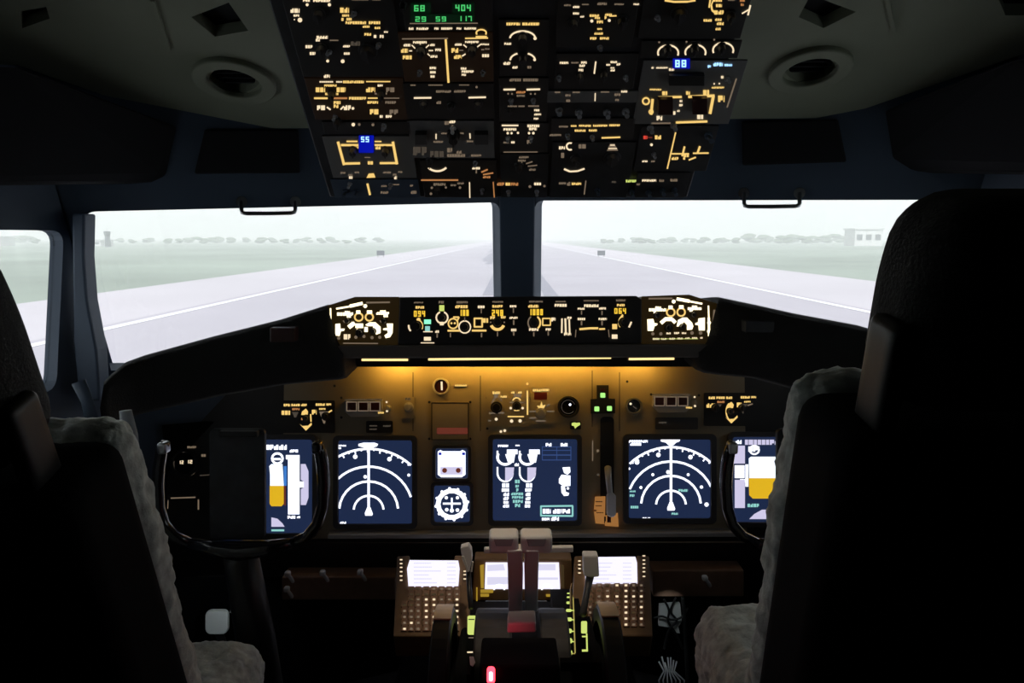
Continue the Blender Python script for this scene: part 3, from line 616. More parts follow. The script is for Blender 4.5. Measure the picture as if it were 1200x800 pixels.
eng = (T('S', (583.5, 521, 595.5, 523.6), (604, 521, 609, 522.6), (639.5, 519, 647, 522.8), (657, 519, 665, 522.8))
 + [x for cx in (592, 618) for x in (('a', cx, 535.5, 9, 8.5, 150, 330, 3, 'S'), ('b', cx+2, 526.5, cx+14.5, 532, 'S'), ('p', [(cx, 532), (cx+12, 531), (cx+10, 542), (cx+3, 541)], 'S'), ('a', cx, 554, 9, 10, 180, 360, 2, 'S'), ('p', [(cx, 547.5), (cx+10.5, 547.5), (cx+9.5, 558), (cx+4, 563), (cx, 563)], 'M2'))]
 + [('l', 583, 547, 583, 556, 1.8, 'S'), ('l', 609, 547, 609, 556, 1.8, 'S'), ('l', 583, 528, 583, 538, 2, 'S'), ('l', 609, 528, 609, 538, 2, 'S')]
 + T('S', (588.5, 566, 596.5, 571), (588, 572, 596.5, 576), (590, 577, 596.5, 581), (590, 581.8, 596, 586), (590, 587, 596, 590), (589.5, 590.8, 596.5, 594.5), (616.5, 566, 623.5, 571), (615.5, 572, 623, 576), (616, 577, 621.5, 581), (616, 581.8, 621.5, 586), (615.5, 587, 621.5, 590), (615, 590.8, 622, 594.5), (603, 542.5, 608, 546))
 + T('s', (603.5, 562, 609, 566), (604, 568, 608, 571), (605, 572, 607.5, 576), (599, 577, 613.5, 580), (600, 581, 613, 584), (601, 585.5, 613, 589), (603.5, 590, 609.5, 594))
 + Ln('L', (635.5, 523, 635.5, 539, .9), (652.5, 523, 652.5, 539, .9), (669, 523, 669, 539, .9), (635.5, 523.5, 669.5, 523.5, .9), (635.5, 527.5, 669.5, 527.5, .9), (635.5, 533, 669.5, 533, 1.3), (635.5, 538.8, 669.5, 538.8, 1))
 + [('p', [(659, 547.5), (668, 547), (668.5, 553), (665, 556), (661, 554)], 'S'), ('p', [(658, 556), (668.5, 557), (668.5, 569), (661, 570), (655, 566), (655, 561)], 'S'), ('p', [(657.5, 569), (662, 570), (663, 576), (667, 577.5), (666, 580.5), (661, 581), (658, 577)], 'S'), ('d', 665.5, 572, 1.6, 'S')]
 + Ln('s', (633.5, 593, 671.5, 592.5, 2), (633.5, 604, 671.5, 604.4, 2), (634, 592.5, 634, 604.5, 2), (671, 592.5, 671, 604.5, 2)) + T('S', (636, 596, 645.5, 601.5), (648, 596.3, 658, 601.5), (658.8, 596.3, 668, 601.3), (635, 606.5, 644, 609.5), (646, 605.5, 655, 610)))

display('large square engine display in the centre with white round dials and green figures', 577.5, 514.5, 676.5, 610.5, 5.5, eng, r=5)

pfl = T('S', (311.5, 521, 336, 526.8), (339.5, 526.5, 349.5, 530), (337, 604, 346.5, 607.5), (348, 604.5, 352, 607)) + [('a', 325, 537, 6.2, 6, 0, 360, 2.6, 'S'), ('b', 320, 536.5, 329, 539, 'S'),
   ('p', [(315.5, 546), (318, 543.5), (331, 543.5), (332.5, 569), (316.5, 569), (316.5, 556)], 'skyw'), ('b', 332.5, 546, 336, 569, 'bluetape'), ('p', [(316, 569), (332.5, 569), (332.5, 590), (330, 593), (318, 593), (316, 590)], 'earth'), ('b', 332.5, 569, 335, 592, 'M'),
   ('p', [(337.5, 533), (351, 533), (351, 602.5), (337.5, 602.5)], 'S'), ('p', [(352.5, 543.5), (358, 543.5), (361.5, 552), (361.5, 583), (358.5, 591.5), (352.5, 591.5), (352.5, 573), (356, 571), (356, 564), (352.5, 562)], 'M2'), ('b', 351, 564, 356, 571, 'S'), ('b', 335, 533, 338, 538, 'S'),
   ('p', [(318, 606), (325, 607.5), (331, 613), (333.5, 617), (318, 617)], 'M2'), ('b', 318, 620, 333, 622.3, 's'), ('b', 286, 545, 310, 569, 'skyw'), ('b', 286, 569, 310, 592, 'earth')]
display('left flight display with white tapes over blue sky and yellow ground', 262, 515, 365.5, 625, 6, pfl, r=8)
pfr = T('M2', (873, 515, 1000, 521)) + T('S', (862, 515.5, 869, 520), (877, 523, 890, 529), (866, 561, 874, 565)) + [('b', 860, 522, 873, 543, 'M2'), ('b', 861, 545, 872.5, 560, 'S'), ('b', 861, 562, 873, 595, 'M2'), ('a', 884, 527, 5.5, 5, 0, 360, 2, 'S'),
   ('p', [(877.5, 537), (880, 535), (950, 535), (950, 560), (878, 560)], 'skyw'), ('p', [(877.5, 560), (950, 560), (950, 584), (882, 584), (878, 580)], 'earth'), ('b', 873.5, 544, 877, 570, 'S'), ('t', 876, 590, 890, 594, 's'), ('p', [(878, 608), (884, 602), (893, 597), (905, 597), (905, 608)], 'M2'), ('b', 955, 533, 970, 602, 'S'), ('p', [(972, 543), (980, 552), (980, 583), (972, 592)], 'M2')]
display('right flight display with lilac tape and yellow ground, half hidden by the seat', 859, 512, 985, 612, 6, pfr, r=8)
# standby instruments
sby = [('p', [(513, 529), (516, 527), (519, 528.5), (539, 528.5), (542, 527), (545.5, 529), (545.5, 556), (541, 559), (517, 559), (513, 556)], 'S'), ('p', [(516, 547), (542, 547), (542, 556), (516, 556)], 'M2'), ('b', 514, 530, 517.5, 533, 'b'), ('b', 541.5, 530, 545, 533, 'b'), ('d', 521, 551, 3, 'M'), ('d', 537, 551, 3, 'M')]
display('small standby attitude display glowing white above the round compass card', 510.5, 525.5, 548, 560.5, 4, sby, name='standby_display', r=5)
rmi = [('a', 529.5, 590.5, 16.2, 15.8, 0, 360, 5.5, 'S'), ('b', 519, 588.8, 540, 591, 'S'), ('l', 529.5, 583, 529.5, 597, 2, 'S'), ('d', 523, 583, 2, 'S'), ('d', 536, 583, 2, 'S'), ('d', 523.5, 597, 2.2, 'S'), ('d', 536, 597.5, 2.2, 'S'), ('d', 529.5, 598, 2.5, 'S')]
for i in range(12):
    a = math.radians(i*30+8); rmi.append(('d', 529.5+18.8*math.cos(a), 590.5-18.4*math.sin(a), 1.8, 'S'))
display('small square standby display showing a round white compass card', 508.5, 569, 550.5, 612, 4, rmi, name='standby_display', r=5)

# ---- round instruments on the panel
def gauge(label, x, y, r, needle, rim='greymip', face='gloss'):
    u, v = MIP.hit(x, y); R = r*MIP.sc(x, y); t = thing('gauge', label, 'gauge', MIP.P(u, v-R))
    mb = MB(); mb.ring(MIP, u, v, R*.86, R*1.12, .0005, .008, rim); mb.build('rim', None, t, bevel=.0012)
    mb = MB(); mb.pcyl(MIP, u, v, R*.88, .0008, .002, face, 28); mb.build('dial', None, t)
    mb = MB(); draw(mb, MIP, needle, .003); mb.build('needle', None, t); return t

gauge('small round dark red gauge with a white upright needle near the top of the panel', 517, 452.5, 9, [('l', 517.5, 447, 517.8, 457, 2.2, 'W')], face='redface')
gauge('round black gauge left of the green gear lights', 666, 476.5, 11.5, [('d', 668, 474, 1.5, 'S'), ('a', 666, 476.5, 8, 8, 20, 320, .6, 'E')], rim='black')
gauge('round grey-rimmed gauge with a blank dark face right of the green gear lights', 742.5, 475.5, 9, [('d', 739, 473, 1.5, 'W'), ('l', 742, 476, 746, 479, 1, 'E')], rim='modgrey')
# annunciator blocks with three buttons
for x0, y0, x1, y1, lab in ((404, 469, 459, 489, 'three-window annunciator block left of the display labels'), (765, 463, 816, 484, 'three-window annunciator block to the right of the round gauges')):
    t = thing('annunciator', lab+', square dark windows', 'annunciator', MIP.P(*MIP.hit((x0+x1)/2, y1)))
    mb = MB(); pprism(mb, MIP, [(x0, y0), (x0+44, y0-.5), (x0+44, y0+15), (x0+39, y1-1), (x0+7, y1-.5), (x0, y0+13)], .001, .012, 'greymip'); mb.build('housing', None, t, bevel=.0012)
    for k in range(3):
        mb = MB(); a = x0+3+k*13.7; mb.bar(MIP, a-1.2, y0+1.4, a+11.2, y0+12.8, .0126, 'D'); pprism(mb, MIP, [(a, y0+2.5), (a+10, y0+2.5), (a+10, y0+11.7), (a, y0+11.7)], .0125, .0155, 'redface'); mb.build('button', None, t)
    knob(t, MIP, x0+50, y0+9, 3.2, .012, 'greymip', w=.0005)
    mb = MB(); mb.line(MIP, x0-.5, y0-.8, x0+44, y0-1.2, 1.1, .0128, 'E'); draw(mb, MIP, [('d', x0+49, y0+2, 1.2, 'W'), ('d', x0+49.5, y0+12.5, 1.4, 'W'), ('t', x0+39, y0+13.5, x0+46, y0+15.5, 'Y')], .013); mb.build('legend', None, t)
# small knobs and blocks
def pmod(name, label, cat, x0, y0, x1, y1, m, items, knobs=(), h=.004, kn='knob'):
    t = thing(name, label, cat, MIP.P(*MIP.hit((x0+x1)/2, y1)))
    mb = MB(); pprism(mb, MIP, rrect(x0, y0, x1, y1, 1.5, 2), .0006, h, m); mb.build('faceplate', None, t)
    if items: mb = MB(); draw(mb, MIP, items, h+.0006); mb.build('legend', None, t)
    for k in knobs: knob(t, MIP, *k[:3], h=.012, m=k[3] if len(k) > 3 else 'darkgrey', w=h, name=kn)
    return t
pmod('dimmer_knob', 'small tan knob right of the left annunciator block', 'knob', 470, 465, 486, 490, 'mip', T('E', (475, 466, 481, 468.5)), [(478, 477, 5, 'greymip')])
pmod('panel_switch', 'pair of small black switch blocks under the left annunciator block', 'switch', 429, 493, 460, 507, 'black', T('E', (433, 498, 442, 499.5), (433, 502, 442, 503.5), (449, 498, 458, 500)))
pmod('panel_switch', 'pair of dim switch blocks under the right annunciator block', 'switch', 768, 489, 818, 503, 'darkgrey', T('E', (772, 494, 781, 496)))
pmod('placard', 'square tan placard with a pinkish bar beneath the small red gauge', 'placard', 505, 471, 550, 516, 'mip', [('b', 512, 501, 548, 508.5, 'M')]+Ln('black', (506, 472, 549, 472, 1), (506, 515, 549, 515, 1), (506, 472, 506, 515, 1), (549, 472, 549, 515, 1)))
pmod('label_strip', 'tiny lit label right of the red gauge', 'label', 532, 449.5, 548, 453, 'mip', T('Y', (533, 450.5, 547, 452.5)))
# display selectors left and right (lit legends with hanging knobs)
dl = T('Y', (332.5, 473, 340, 476), (341.5, 473, 352, 475.8), (353, 473, 360, 475.8), (370, 472.5, 381, 475.3), (382.5, 472.5, 388, 475), (330, 481, 340, 486), (365.5, 480, 371, 485.5), (374, 478, 381.5, 480)) + T('O', (342.5, 478, 351, 480.5)) + [('p', [(358.5, 478.5), (361, 482), (360.5, 486), (353, 486), (354, 482)], 'Y'), ('b', 353, 489.5, 362, 492, 'O'), ('p', [(351, 496.5), (354, 499), (361, 498.5), (365, 495), (365.5, 497.5), (358.5, 504.5)], 'Y'), ('l', 364, 485, 364.5, 494, 1.5, 'Y'), ('p', [(342, 482.5), (350, 482.5), (347, 489), (345, 489)], 'E'), ('p', [(374, 482), (385, 482), (382, 488), (381, 496), (379, 496)], 'D'), ('l', 385, 483, 389, 480.5, 1.6, 'Y')]
dr = [tuple([i[0]]+[(q+498 if k % 2 == 0 else q-8.5) for k, q in enumerate(i[1:5])]+[i[5]]) if i[0] in 'tb' else i for i in dl if i[0] in 'tb']
dr += [('p', [(857, 470.5), (860, 474), (859, 478), (852, 478), (853, 474)], 'Y'), ('p', [(850, 488.5), (853, 491), (860, 490.5), (864, 486.5), (864.5, 489), (857, 496)], 'Y'), ('a', 858, 482, 7, 11, 120, 250, 1.5, 'Y'), ('p', [(836, 473.5), (846, 473.5), (841, 481), (839, 481)], 'E'), ('p', [(868, 473), (876, 473), (872, 480), (871, 485), (868, 480)], 'E'), ('l', 876, 475, 882, 473, 1.6, 'D')]
pmod('display_selector', 'pair of backlit display selector knobs above the left flight display', 'selector', 327, 469, 392, 507, 'mipdark', dl, [(357, 490, 3.8), (380, 488, 4.6)])
pmod('display_selector', 'pair of backlit display selector knobs above the right flight display', 'selector', 825, 460, 888, 499, 'mipdark', dr, [(857, 482, 3.8), (840, 478, 4.6), (871, 478, 4)])
ab = (T('Y', (577, 458.5, 586, 461.5), (586.5, 463.5, 594, 465.8), (599, 458.5, 603, 461), (607, 458.5, 612, 461)) + T('D', (579, 461.5, 584, 466), (573, 483, 581, 485), (584, 482.5, 591, 485), (572, 492, 576, 493.5), (602, 461.5, 611, 465)) + Ln('D', (576, 472, 580, 466.5, 1.5), (585, 466.5, 588, 470, 1.2), (597, 471.5, 616, 471.5, 1.2), (600, 469, 604, 465, 1.2)) + Ln('Y', (618, 457.5, 618.2, 486, 1.7), (595, 488, 614, 488, 1.5)) + [('a', 605.5, 470, 4.5, 4, 10, 170, 1.5, 'Y')]
  + Dt('Y', (618, 449.5, 1.5)) + Dt('W', (598.5, 478, 1.5), (612.5, 478, 1.5), (599.5, 493.2, 2), (609.5, 493, 2), (581.5, 491, 1.8), (587, 505.5, 1.5), (591.5, 504.5, 1.6)) + T('Y', (602.5, 480, 608.5, 481.5)))
pmod('fuel_mode_panel', 'pair of knobs with tan star-shaped legends left of the thin lit vertical line', 'control panel', 570, 454, 621, 500, 'mip', ab, [(581.5, 477.5, 6, 'black'), (605.5, 475.5, 4.5, 'black')], h=.003)
ab2 = T('Y', (624.5, 455.8, 635, 458.5), (635.5, 455.5, 643.5, 458.2)) + Ln('D', (620, 482, 629, 481.8, 1.4), (641, 481.8, 649.5, 481.8, 1.4), (641, 476, 644, 473, 1.4)) + T('D', (620.5, 488.5, 628.5, 490.5), (628, 492, 639.5, 494)) + [('p', [(634.5, 470), (636, 475), (639.5, 474), (637, 479), (632, 479), (629, 475), (633, 475.5)], 'Y'), ('p', [(626, 459.5), (641, 459.5), (641, 468), (626, 468)], 'redm')]

pmod('brake_selector', 'selector knob under a dark red window, left of the round black gauge', 'selector', 622, 453, 650, 497, 'mip', ab2, [(634, 484, 5.5, 'greymip')], h=.003)
# gear lights
t = thing('gear_lights', 'black T-shaped block with three green lights', 'indicator light', MIP.P(*MIP.hit(706, 485)))
mb = MB(); pprism(mb, MIP, [(699.5, 451), (713.5, 451), (713.5, 466.5), (721, 467), (721, 484), (692.5, 484.5), (692.5, 467.5), (699.5, 467)], .0006, .01, 'black'); mb.build('housing', None, t, bevel=.001)
for x, y in ((706.5, 463), (699.5, 479), (714.3, 478.5)):
    mb = MB(); pprism(mb, MIP, rrect(x-2.8, y-2.8, x+2.8, y+2.8, .8, 2), .0102, .0125, 'gl'); o = mb.build('light', None, t)
    mb = MB(); pprism(mb, MIP, rrect(x-3, y-8, x+3, y-4.5, .8, 2), .0102, .0115, 'redface')
    if y < 470: mb.build('dark_light', None, t)

t = pmod('flap_light', 'small yellow green lit tag below the round black gauge', 'indicator light', 668, 493.5, 681, 503, 'black', [('p', [(670, 495.5), (673, 494.8), (676, 495.3), (679.5, 494.8), (680, 497.5), (676, 500), (674, 502), (672.5, 499), (670, 498.5)], 'g')], h=.003)
# gear lever
t = thing('gear_lever', 'landing gear lever in its tall black slot with a tan placard beside it', 'lever', MIP.P(*MIP.hit(711, 618)))
mb = MB(); pprism(mb, MIP, rrect(703.5, 488, 719.5, 612, 5), .0006, .003, 'black'); mb.build('slot', None, t)
mb = MB(); mb.tube([MIP.P(*MIP.hit(712, 548), .004), MIP.P(*MIP.hit(713, 560, .03), .03), MIP.P(*MIP.hit(715, 580, .045), .045)], [.008, .007, .006], 'lever', 10); mb.build('arm', None, t, smooth=True)
mb = MB(); pprism(mb, MIP, rrect(711.5, 578, 722, 606, 4.5), .038, .056, 'lever'); mb.build('handle', None, t, bevel=.003, smooth=False)
mb = MB(); pprism(mb, MIP, [(697.5, 582), (709.5, 581.5), (709, 614), (698, 613), (696, 598)], .006, .009, 'lit_placard'); pprism(mb, MIP, [(709.5, 604), (724, 601), (725, 617), (709, 616)], .006, .009, 'lit_placard')
draw(mb, MIP, T('black', (698, 587, 706, 588.2), (698, 592, 705, 593), (699, 600, 707, 601), (708, 605, 710, 613)) + [('b', 711.5, 604, 716, 612, 'redm'), ('l', 695, 598, 699, 598, 2, 'orange')], .0095); mb.build('placard', None, t)
mb = MB(); draw(mb, MIP, [('l', 694.5, 516, 694.5, 540, 1.2, 'D'), ('d', 700.5, 528, 1.7, 'D'), ('d', 701, 556, 1.7, 'E')], .002); mb.build('legend', None, t)
# clock and outboard items, captain side
t = gauge('round clock with lit digits on the dark outboard panel at the left', 217, 542, 15, [('a', 217, 543.5, 14, 15, -60, 240, 2, 'E'), ('n', '12', 209, 539.5, 215.5, 543.5, 'W'), ('n', '12', 218, 538.8, 226, 543, 'W'), ('a', 217, 544, 13.5, 14.5, -50, 40, 2.2, 'D'), ('t', 209, 555, 214, 556, 'D')], rim='black')
pmod('chart_clip', 'thin pale bracket outline under the round clock', 'frame', 196, 580, 236, 600, 'mipdark', T('D', (201, 523, 206, 525), (219.5, 522.5, 230, 525), (236, 532, 241, 535)) + Ln('D', (200, 583.5, 229, 582.5, 1.4), (232.5, 585, 232.5, 597, 1.6), (197, 586, 196.5, 596, 1)) + Ln('E', (234, 557, 248, 556, 1)))
for x0, y0, x1, y1, lab in ((316, 384, 345, 401, 'faint red lit tag on the left wing of the glareshield'), (874, 376, 908, 390, 'faint grey lit tag on the right wing of the glareshield')):
    P = [atY(x0, y0, 1.325), atY(x1, y0, 1.325), atY(x1, y1, 1.325), atY(x0, y1, 1.325)]
    mb = MB(); mb.prism(P, (0, .03, 0), 'redface' if x0 < 600 else 'panel'); tag(mb.build('warning_light', bevel=.002), lab, 'indicator light')

# ================================================================== CONTROL YOKES
def yoke(cx, label, mir=1):
    Y = 1.27; t = thing('control_yoke', label, 'control yoke', atY(cx, 700, Y))
    def p(dx, py, y=Y): return atY(cx+dx, py, y)
    for sx in (-1, 1):
        mb = MB(); mb.tube([p(sx*60, 636), p(sx*78, 628), p(sx*90, 614), p(sx*96, 594), p(sx*97.5, 566), p(sx*96, 545, Y-.005), p(sx*93, 528, Y-.01), p(sx*88, 518, Y-.01)], [.009, .0095, .010, .0105, .011, .011, .0105, .008], 'yoke', 14)
        gp = mb.build('grip', None, t, smooth=True)
        mb = MB(); q = p(sx*90, 524, Y-.012); mb.rbox(q, (.016, .022, .02), .004, 4, m='metal' if sx < 0 else 'yoke'); mb.build('switch', None, gp, smooth=True)
    mb = MB(); mb.tube([p(-60, 636), p(-30, 642), p(0, 646), p(30, 642), p(60, 636)], [.009, .014, .02, .014, .009], 'yoke', 14); mb.build('hub', None, t, smooth=True)
    mb = MB(); P = rrect(cx-37, 503, cx+28, 632, 6); mb.prism([atY(x, y, Y+.01) for x, y in P], (0, .012, 0), 'panel'); ch_ = mb.build('chart_holder', None, t, bevel=.002)
    mb = MB(); mb.wbox(p(-25, 506).x, Y-.004, p(0, 512).z, p(20, 506).x, Y+.01, p(0, 505).z, 'black'); mb.build('clip', None, ch_, bevel=.002)
    mb = MB(); a = p(0, 650); mb.tube([a, Vector((a.x, 1.32, .45)), Vector((a.x, 1.42, .02))], [.03, .036, .042], 'black', 16); mb.build('column', None, t, smooth=True)
    return t
yoke(282, 'glossy black control yoke with chart holder in front of the left flight display')
yoke(948, 'glossy black control yoke in front of the right flight display, mostly hidden by the seat')

# ================================================================== PEDESTAL AND LOWER AREA
def cdu(label, x0, x1, ybot, scr, lskl, lskr, keys, keyrows, skipx):
    t = thing('flight_computer', label, 'control unit', CDU.P(*CDU.hit((x0+x1)/2, ybot)))
    xb0, xb1 = x0-4, x1+3
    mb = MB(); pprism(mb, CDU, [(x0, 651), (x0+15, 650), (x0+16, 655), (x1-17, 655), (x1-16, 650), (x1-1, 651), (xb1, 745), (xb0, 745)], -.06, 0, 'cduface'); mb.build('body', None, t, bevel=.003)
    mb = MB(); pprism(mb, CDU, scr, .001, .005, 'paper'); mb.build('screen', None, t)
    mb = MB(); rnd = random.Random(x0)
    for i in range(6):
        yy = 659+i*4.6; mb.txt(CDU, scr[0][0]+5, yy, scr[0][0]+rnd.uniform(22, 40), yy+1.3, .0056, 'ptext'); mb.txt(CDU, scr[0][0]+44, yy, scr[0][0]+54, yy+1.2, .0056, 'ptext')
    mb.build('screen_text', None, t)
    mb = MB()
    for (x, ys) in (lskl, lskr):
        for y in ys: mb.bar(CDU, x-2.2, y-1.3, x+2.2, y+1.3, .004, 'cduface'); mb.bar(CDU, x-1.4, y-.6, x+1.6, y+.8, .0045, 'W')
    for y, row in zip(keyrows, keys):
        for x, c in row:
            uu = CDU.hit(x, y); s_ = CDU.sc(x, y); mb.pbox(CDU, uu[0]-3.4*s_, uu[1]-3.6*s_*1.2, uu[0]+3.4*s_, uu[1]+3.6*s_*1.2, .0005, .0035, 'brown')
            if c: mb.bar(CDU, x-(1.5 if c != 'd' else 2.3), y-1.1, x+(1.6 if c != 'd' else 2.3), y+1.2, .0042, {'w': 'W', 'd': 'tan', 'y': 'D'}[c])
    mb.build('keypad', None, t); return t
rows = [689.5, 696, 702, 708.5, 715.5, 722.5, 729.5, 736.5]
def kr(xs, cs): return [(x, c) for x, c in zip(xs, cs)]
XL = [474, 482, 490, 499.5, 508.5, 517.5, 526.5, 535.5]
KL = [kr(XL[1:], 'dddyyy.'.replace('.', 'y')), kr(XL[1:], 'dddddyy'), kr(XL[1:], 'dywwyyw'), kr(XL, 'ddywwdyw'), kr(XL, 'yyywyyyw'), kr(XL, 'yyywwdyw'), kr(XL, 'ywyywwdw'), kr(XL, 'wyyywwdy')]
cdu('left flight computer keypad unit with a glowing white screen on the pedestal', 465, 549, 742, [(480, 656), (537, 656.5), (538.5, 665), (537, 686), (478.5, 686), (477, 666)], (470, [655.5, 660, 664.5, 669.5, 674.5, 679.5]), (544.5, [669, 673, 678]), KL, rows, None)
XR = [691.5, 702, 712, 723, 733.5, 742.5, 751.5]
KR = [kr(XR[1:], 'ydwwy.'.replace('.', 'y')), kr(XR, 'ddydwyy'), kr(XR, 'dywwwww'), kr(XR, 'dyyywyy'), kr(XR, 'yyydwyw'), kr(XR, 'yddwwdy'), kr(XR, 'dddywyw'), kr(XR, 'dddwwyy')]
cdu('right flight computer keypad unit with a glowing white screen partly behind the grey flap lever', 673, 762, 742, [(686, 652.5), (744.5, 652), (746.5, 659), (747, 682), (686, 682.5)], (679, [657, 661.5, 666, 671]), (754.5, [651, 656, 660.5, 665, 669.5, 675]), KR, [685.5, 692, 698.5, 704.5, 711, 717.5, 724.5, 731.5], None)

ped = thing('throttle_quadrant', 'black throttle quadrant between the two keypad units with green lit scales', 'throttle quadrant', (0.01, 1.15, 0))
xa, xb = TQ.P(*TQ.hit(548, 720)).x, TQ.P(*TQ.hit(696, 720)).x
mb = MB(); mb.prism([TQ.P(TQ.hit(546, 700)[0], -.45, 0), TQ.P(TQ.hit(692, 700)[0], -.45, 0), TQ.P(TQ.hit(692, 700)[0], .40, 0), TQ.P(TQ.hit(546, 700)[0], .40, 0)], (0, 0, -.40), 'shell'); mb.build('body', None, ped, bevel=.006)
# lower pedestal body down to the floor
mb = MB(); mb.wbox(-.232, .35, 0, .245, 1.50, CZ-.86, 'shell'); mb.build('pedestal', None, ped, bevel=.01)
for x0, x1 in ((559, 600), (630, 662)):   # humped black covers of the lever slots
    a, b = atY(x0, 704, 1.28), atY(x1, 704, 1.28); R_ = .16; cy, cz = 1.20, a.z-R_+.008
    mb = MB(); vs_ = []; n = 20
    for x in (a.x, b.x): vs_ += [(x, cy+R_*math.cos(PI*i/n), cz+R_*math.sin(PI*i/n)) for i in range(n+1)]
    mb.add(vs_, [list(range(n+1)), list(range(2*n+1, n, -1))]+[[i, i+1, n+2+i, n+1+i] for i in range(n)]+[[0, n, 2*n+1, n+1]], 'panel'); mb.build('lever_cover', None, ped, bevel=.004)
mb = MB()
def ti(m, *r): return T(m, *r)
# flap scale, trim indicators
for y, w_, h in ((695, 4, 1.6), (699.5, 4.5, 2), (706, 5.5, 3), (715, 6.5, 3.5), (725.5, 7.5, 4.5), (739, 7.5, 5.5), (750.5, 8.5, 6.5), (764.5, 8.5, 6.5)):
    mb.poly(TQ, rrect(666.5-w_/2, y-h/2, 666.5+w_/2, y+h/2, h*.4, 3), .034, 'g')
mb.line(TQ, 671.5, 697, 674, 765, 1.5, .034, 'tan2'); mb.line(TQ, 659.3, 716, 661, 748, 1.2, .034, 'tan2'); mb.line(TQ, 668, 765.5, 674, 765.5, 1.3, .034, 'tan2')
for y in (715, 726, 739.5, 751.5): mb.line(TQ, 669, y, 673, y, 1.4, .034, 'g')
mb.build('scale', None, ped); mb = MB()
mb.poly(TQ, rrect(681, 727.5, 688, 742, 1.5, 3), .034, 'g'); mb.line(TQ, 682, 745.5, 688, 745.5, 1.8, .034, 'g'); mb.line(TQ, 687.5, 742, 688, 762, 1.8, .034, 'g'); mb.line(TQ, 682, 762, 689, 761.8, 2.6, .034, 'g')
mb.build('scale', None, ped); mb = MB()
mb.poly(TQ, rrect(547.8, 721, 558.5, 743.5, 2, 3), .034, 'g'); mb.line(TQ, 549, 725.5, 556, 725.5, 1.2, .0345, 'k'); mb.line(TQ, 549, 747, 557, 747, 1.2, .034, 'D'); mb.line(TQ, 547.5, 764, 556, 763.8, 1.6, .034, 'W')
mb.poly(TQ, [(550, 769), (555, 769), (557, 776), (554, 781), (551, 779)], .034, 'lever')

mb.build('scale', None, ped)
for q0, q1 in (((657, 776), (675.5, 690)), ((679, 776), (691, 722)), ((546.5, 790), (559.5, 717))):
    mb = MB(); mb.pbox(TQ, *TQ.hit(*q0, .033), *TQ.hit(*q1, .033), 0, .033, 'shell'); mb.build('scale_mount', None, ped)
mb = MB(); c = [TQ.P(*TQ.hit(x, y, .036), .036) for x, y in ((668.5, 712), (668.5, 690), (670, 684), (674, 682), (680, 682.5), (683, 686), (684, 692), (688, 722))]; mb.tube(c, .0016, 'tan2m', 8)
mb.build('lever_gate', None, ped, smooth=True)
mb = MB(); a = atY(595.5, 730, 1.03); b = atY(628, 730, 1.03); mb.prism([atY(595.5, 730, 1.08), atY(628, 729, 1.08), atY(628.5, 741, 1.08), atY(594, 742, 1.08)], (0, .04, 0), 'white2'); mb.build('guard_block', None, ped, bevel=.003)
mb = MB(); mb.prism([atY(x_, y_, 1.03) for x_, y_ in rrect(570.5, 784, 580, 801, 4)], (0, .008, 0), 'RR'); rl_ = mb.build('red_lamp', None, ped); mb = MB(); mb.prism([atY(x_, y_, 1.028) for x_, y_ in rrect(573, 787.5, 577.5, 798, 2)], (0, .002, 0), 'RC'); mb.build('filament', None, rl_)
mb = MB(); mb.prism([atY(562, 780, 1.04), atY(656, 780, 1.04), atY(660, 860, 1.0), atY(558, 860, 1.0)], (0, .10, -.01), 'shell'); mb.build('aft_cover', None, ped, bevel=.004)
rl = bpy.data.lights.new('red_glow', 'POINT'); rl.color = (1, .08, .12); rl.energy = .10; rl.shadow_soft_size = .01; ro = bpy.data.objects.new('red_glow', rl); COL.objects.link(ro); rl.energy = .03; ro.location = atY(588, 738, 1.04)

# lower centre display ahead of the throttles
t = thing('display_unit', 'lower display with white page behind the throttle levers, amber lit frame', 'display', atY(612, 700, 1.46))
def wall(mb, pts, Y, th, m): return mb.prism([atY(x, y, Y) for x, y in pts], (0, th, 0), m)
mb = MB(); wall(mb, [(556, 655), (670, 655), (672, 704), (553, 704)], 1.465, .04, 'cduface'); mb.build('bezel', None, t, bevel=.003)
mb = MB(); wall(mb, [(569, 659.5), (655, 659.5), (656.5, 690), (568, 690)], 1.461, .003, 'paper'); mb.build('screen', None, t)

mb = MB()
for pts in ([(571, 662), (590, 661), (592, 668), (571, 669)], [(626, 661), (651, 661), (651, 668), (626, 668)], [(571, 676), (596, 676), (596, 684), (571, 685)], [(628, 676.5), (654, 676.5), (654, 679), (628, 679)]): wall(mb, pts, 1.4600, .0006, 'ptext')
for cx in (585, 641):
    P_ = [(cx+7*math.cos(math.radians(a)), 691-7*math.sin(math.radians(a))) for a in range(0, 181, 20)]+[(cx+5*math.cos(math.radians(a)), 691-5*math.sin(math.radians(a))) for a in range(180, -1, -20)]; wall(mb, P_, 1.4596, .0006, 'S')
mb.build('symbology', None, t)
mb = MB(); wall(mb, [(562.5, 663), (567, 662), (567, 689), (563.5, 689)], 1.46, .004, 'gold'); wall(mb, [(657.5, 662), (661, 663), (661.5, 689), (658, 689)], 1.46, .004, 'tan'); wall(mb, [(563, 691.5), (578, 691), (578, 694.5), (563, 694.5)], 1.46, .004, 'gold'); wall(mb, [(563, 696.5), (573, 696.5), (573, 699), (563, 699)], 1.46, .004, 'gold'); wall(mb, [(640, 697), (657, 697), (657, 699), (640, 699)], 1.46, .004, 'gold'); wall(mb, [(558, 689), (559.5, 689), (559.5, 704), (558, 704)], 1.46, .004, 'gold'); mb.build('lit_edge', None, t)

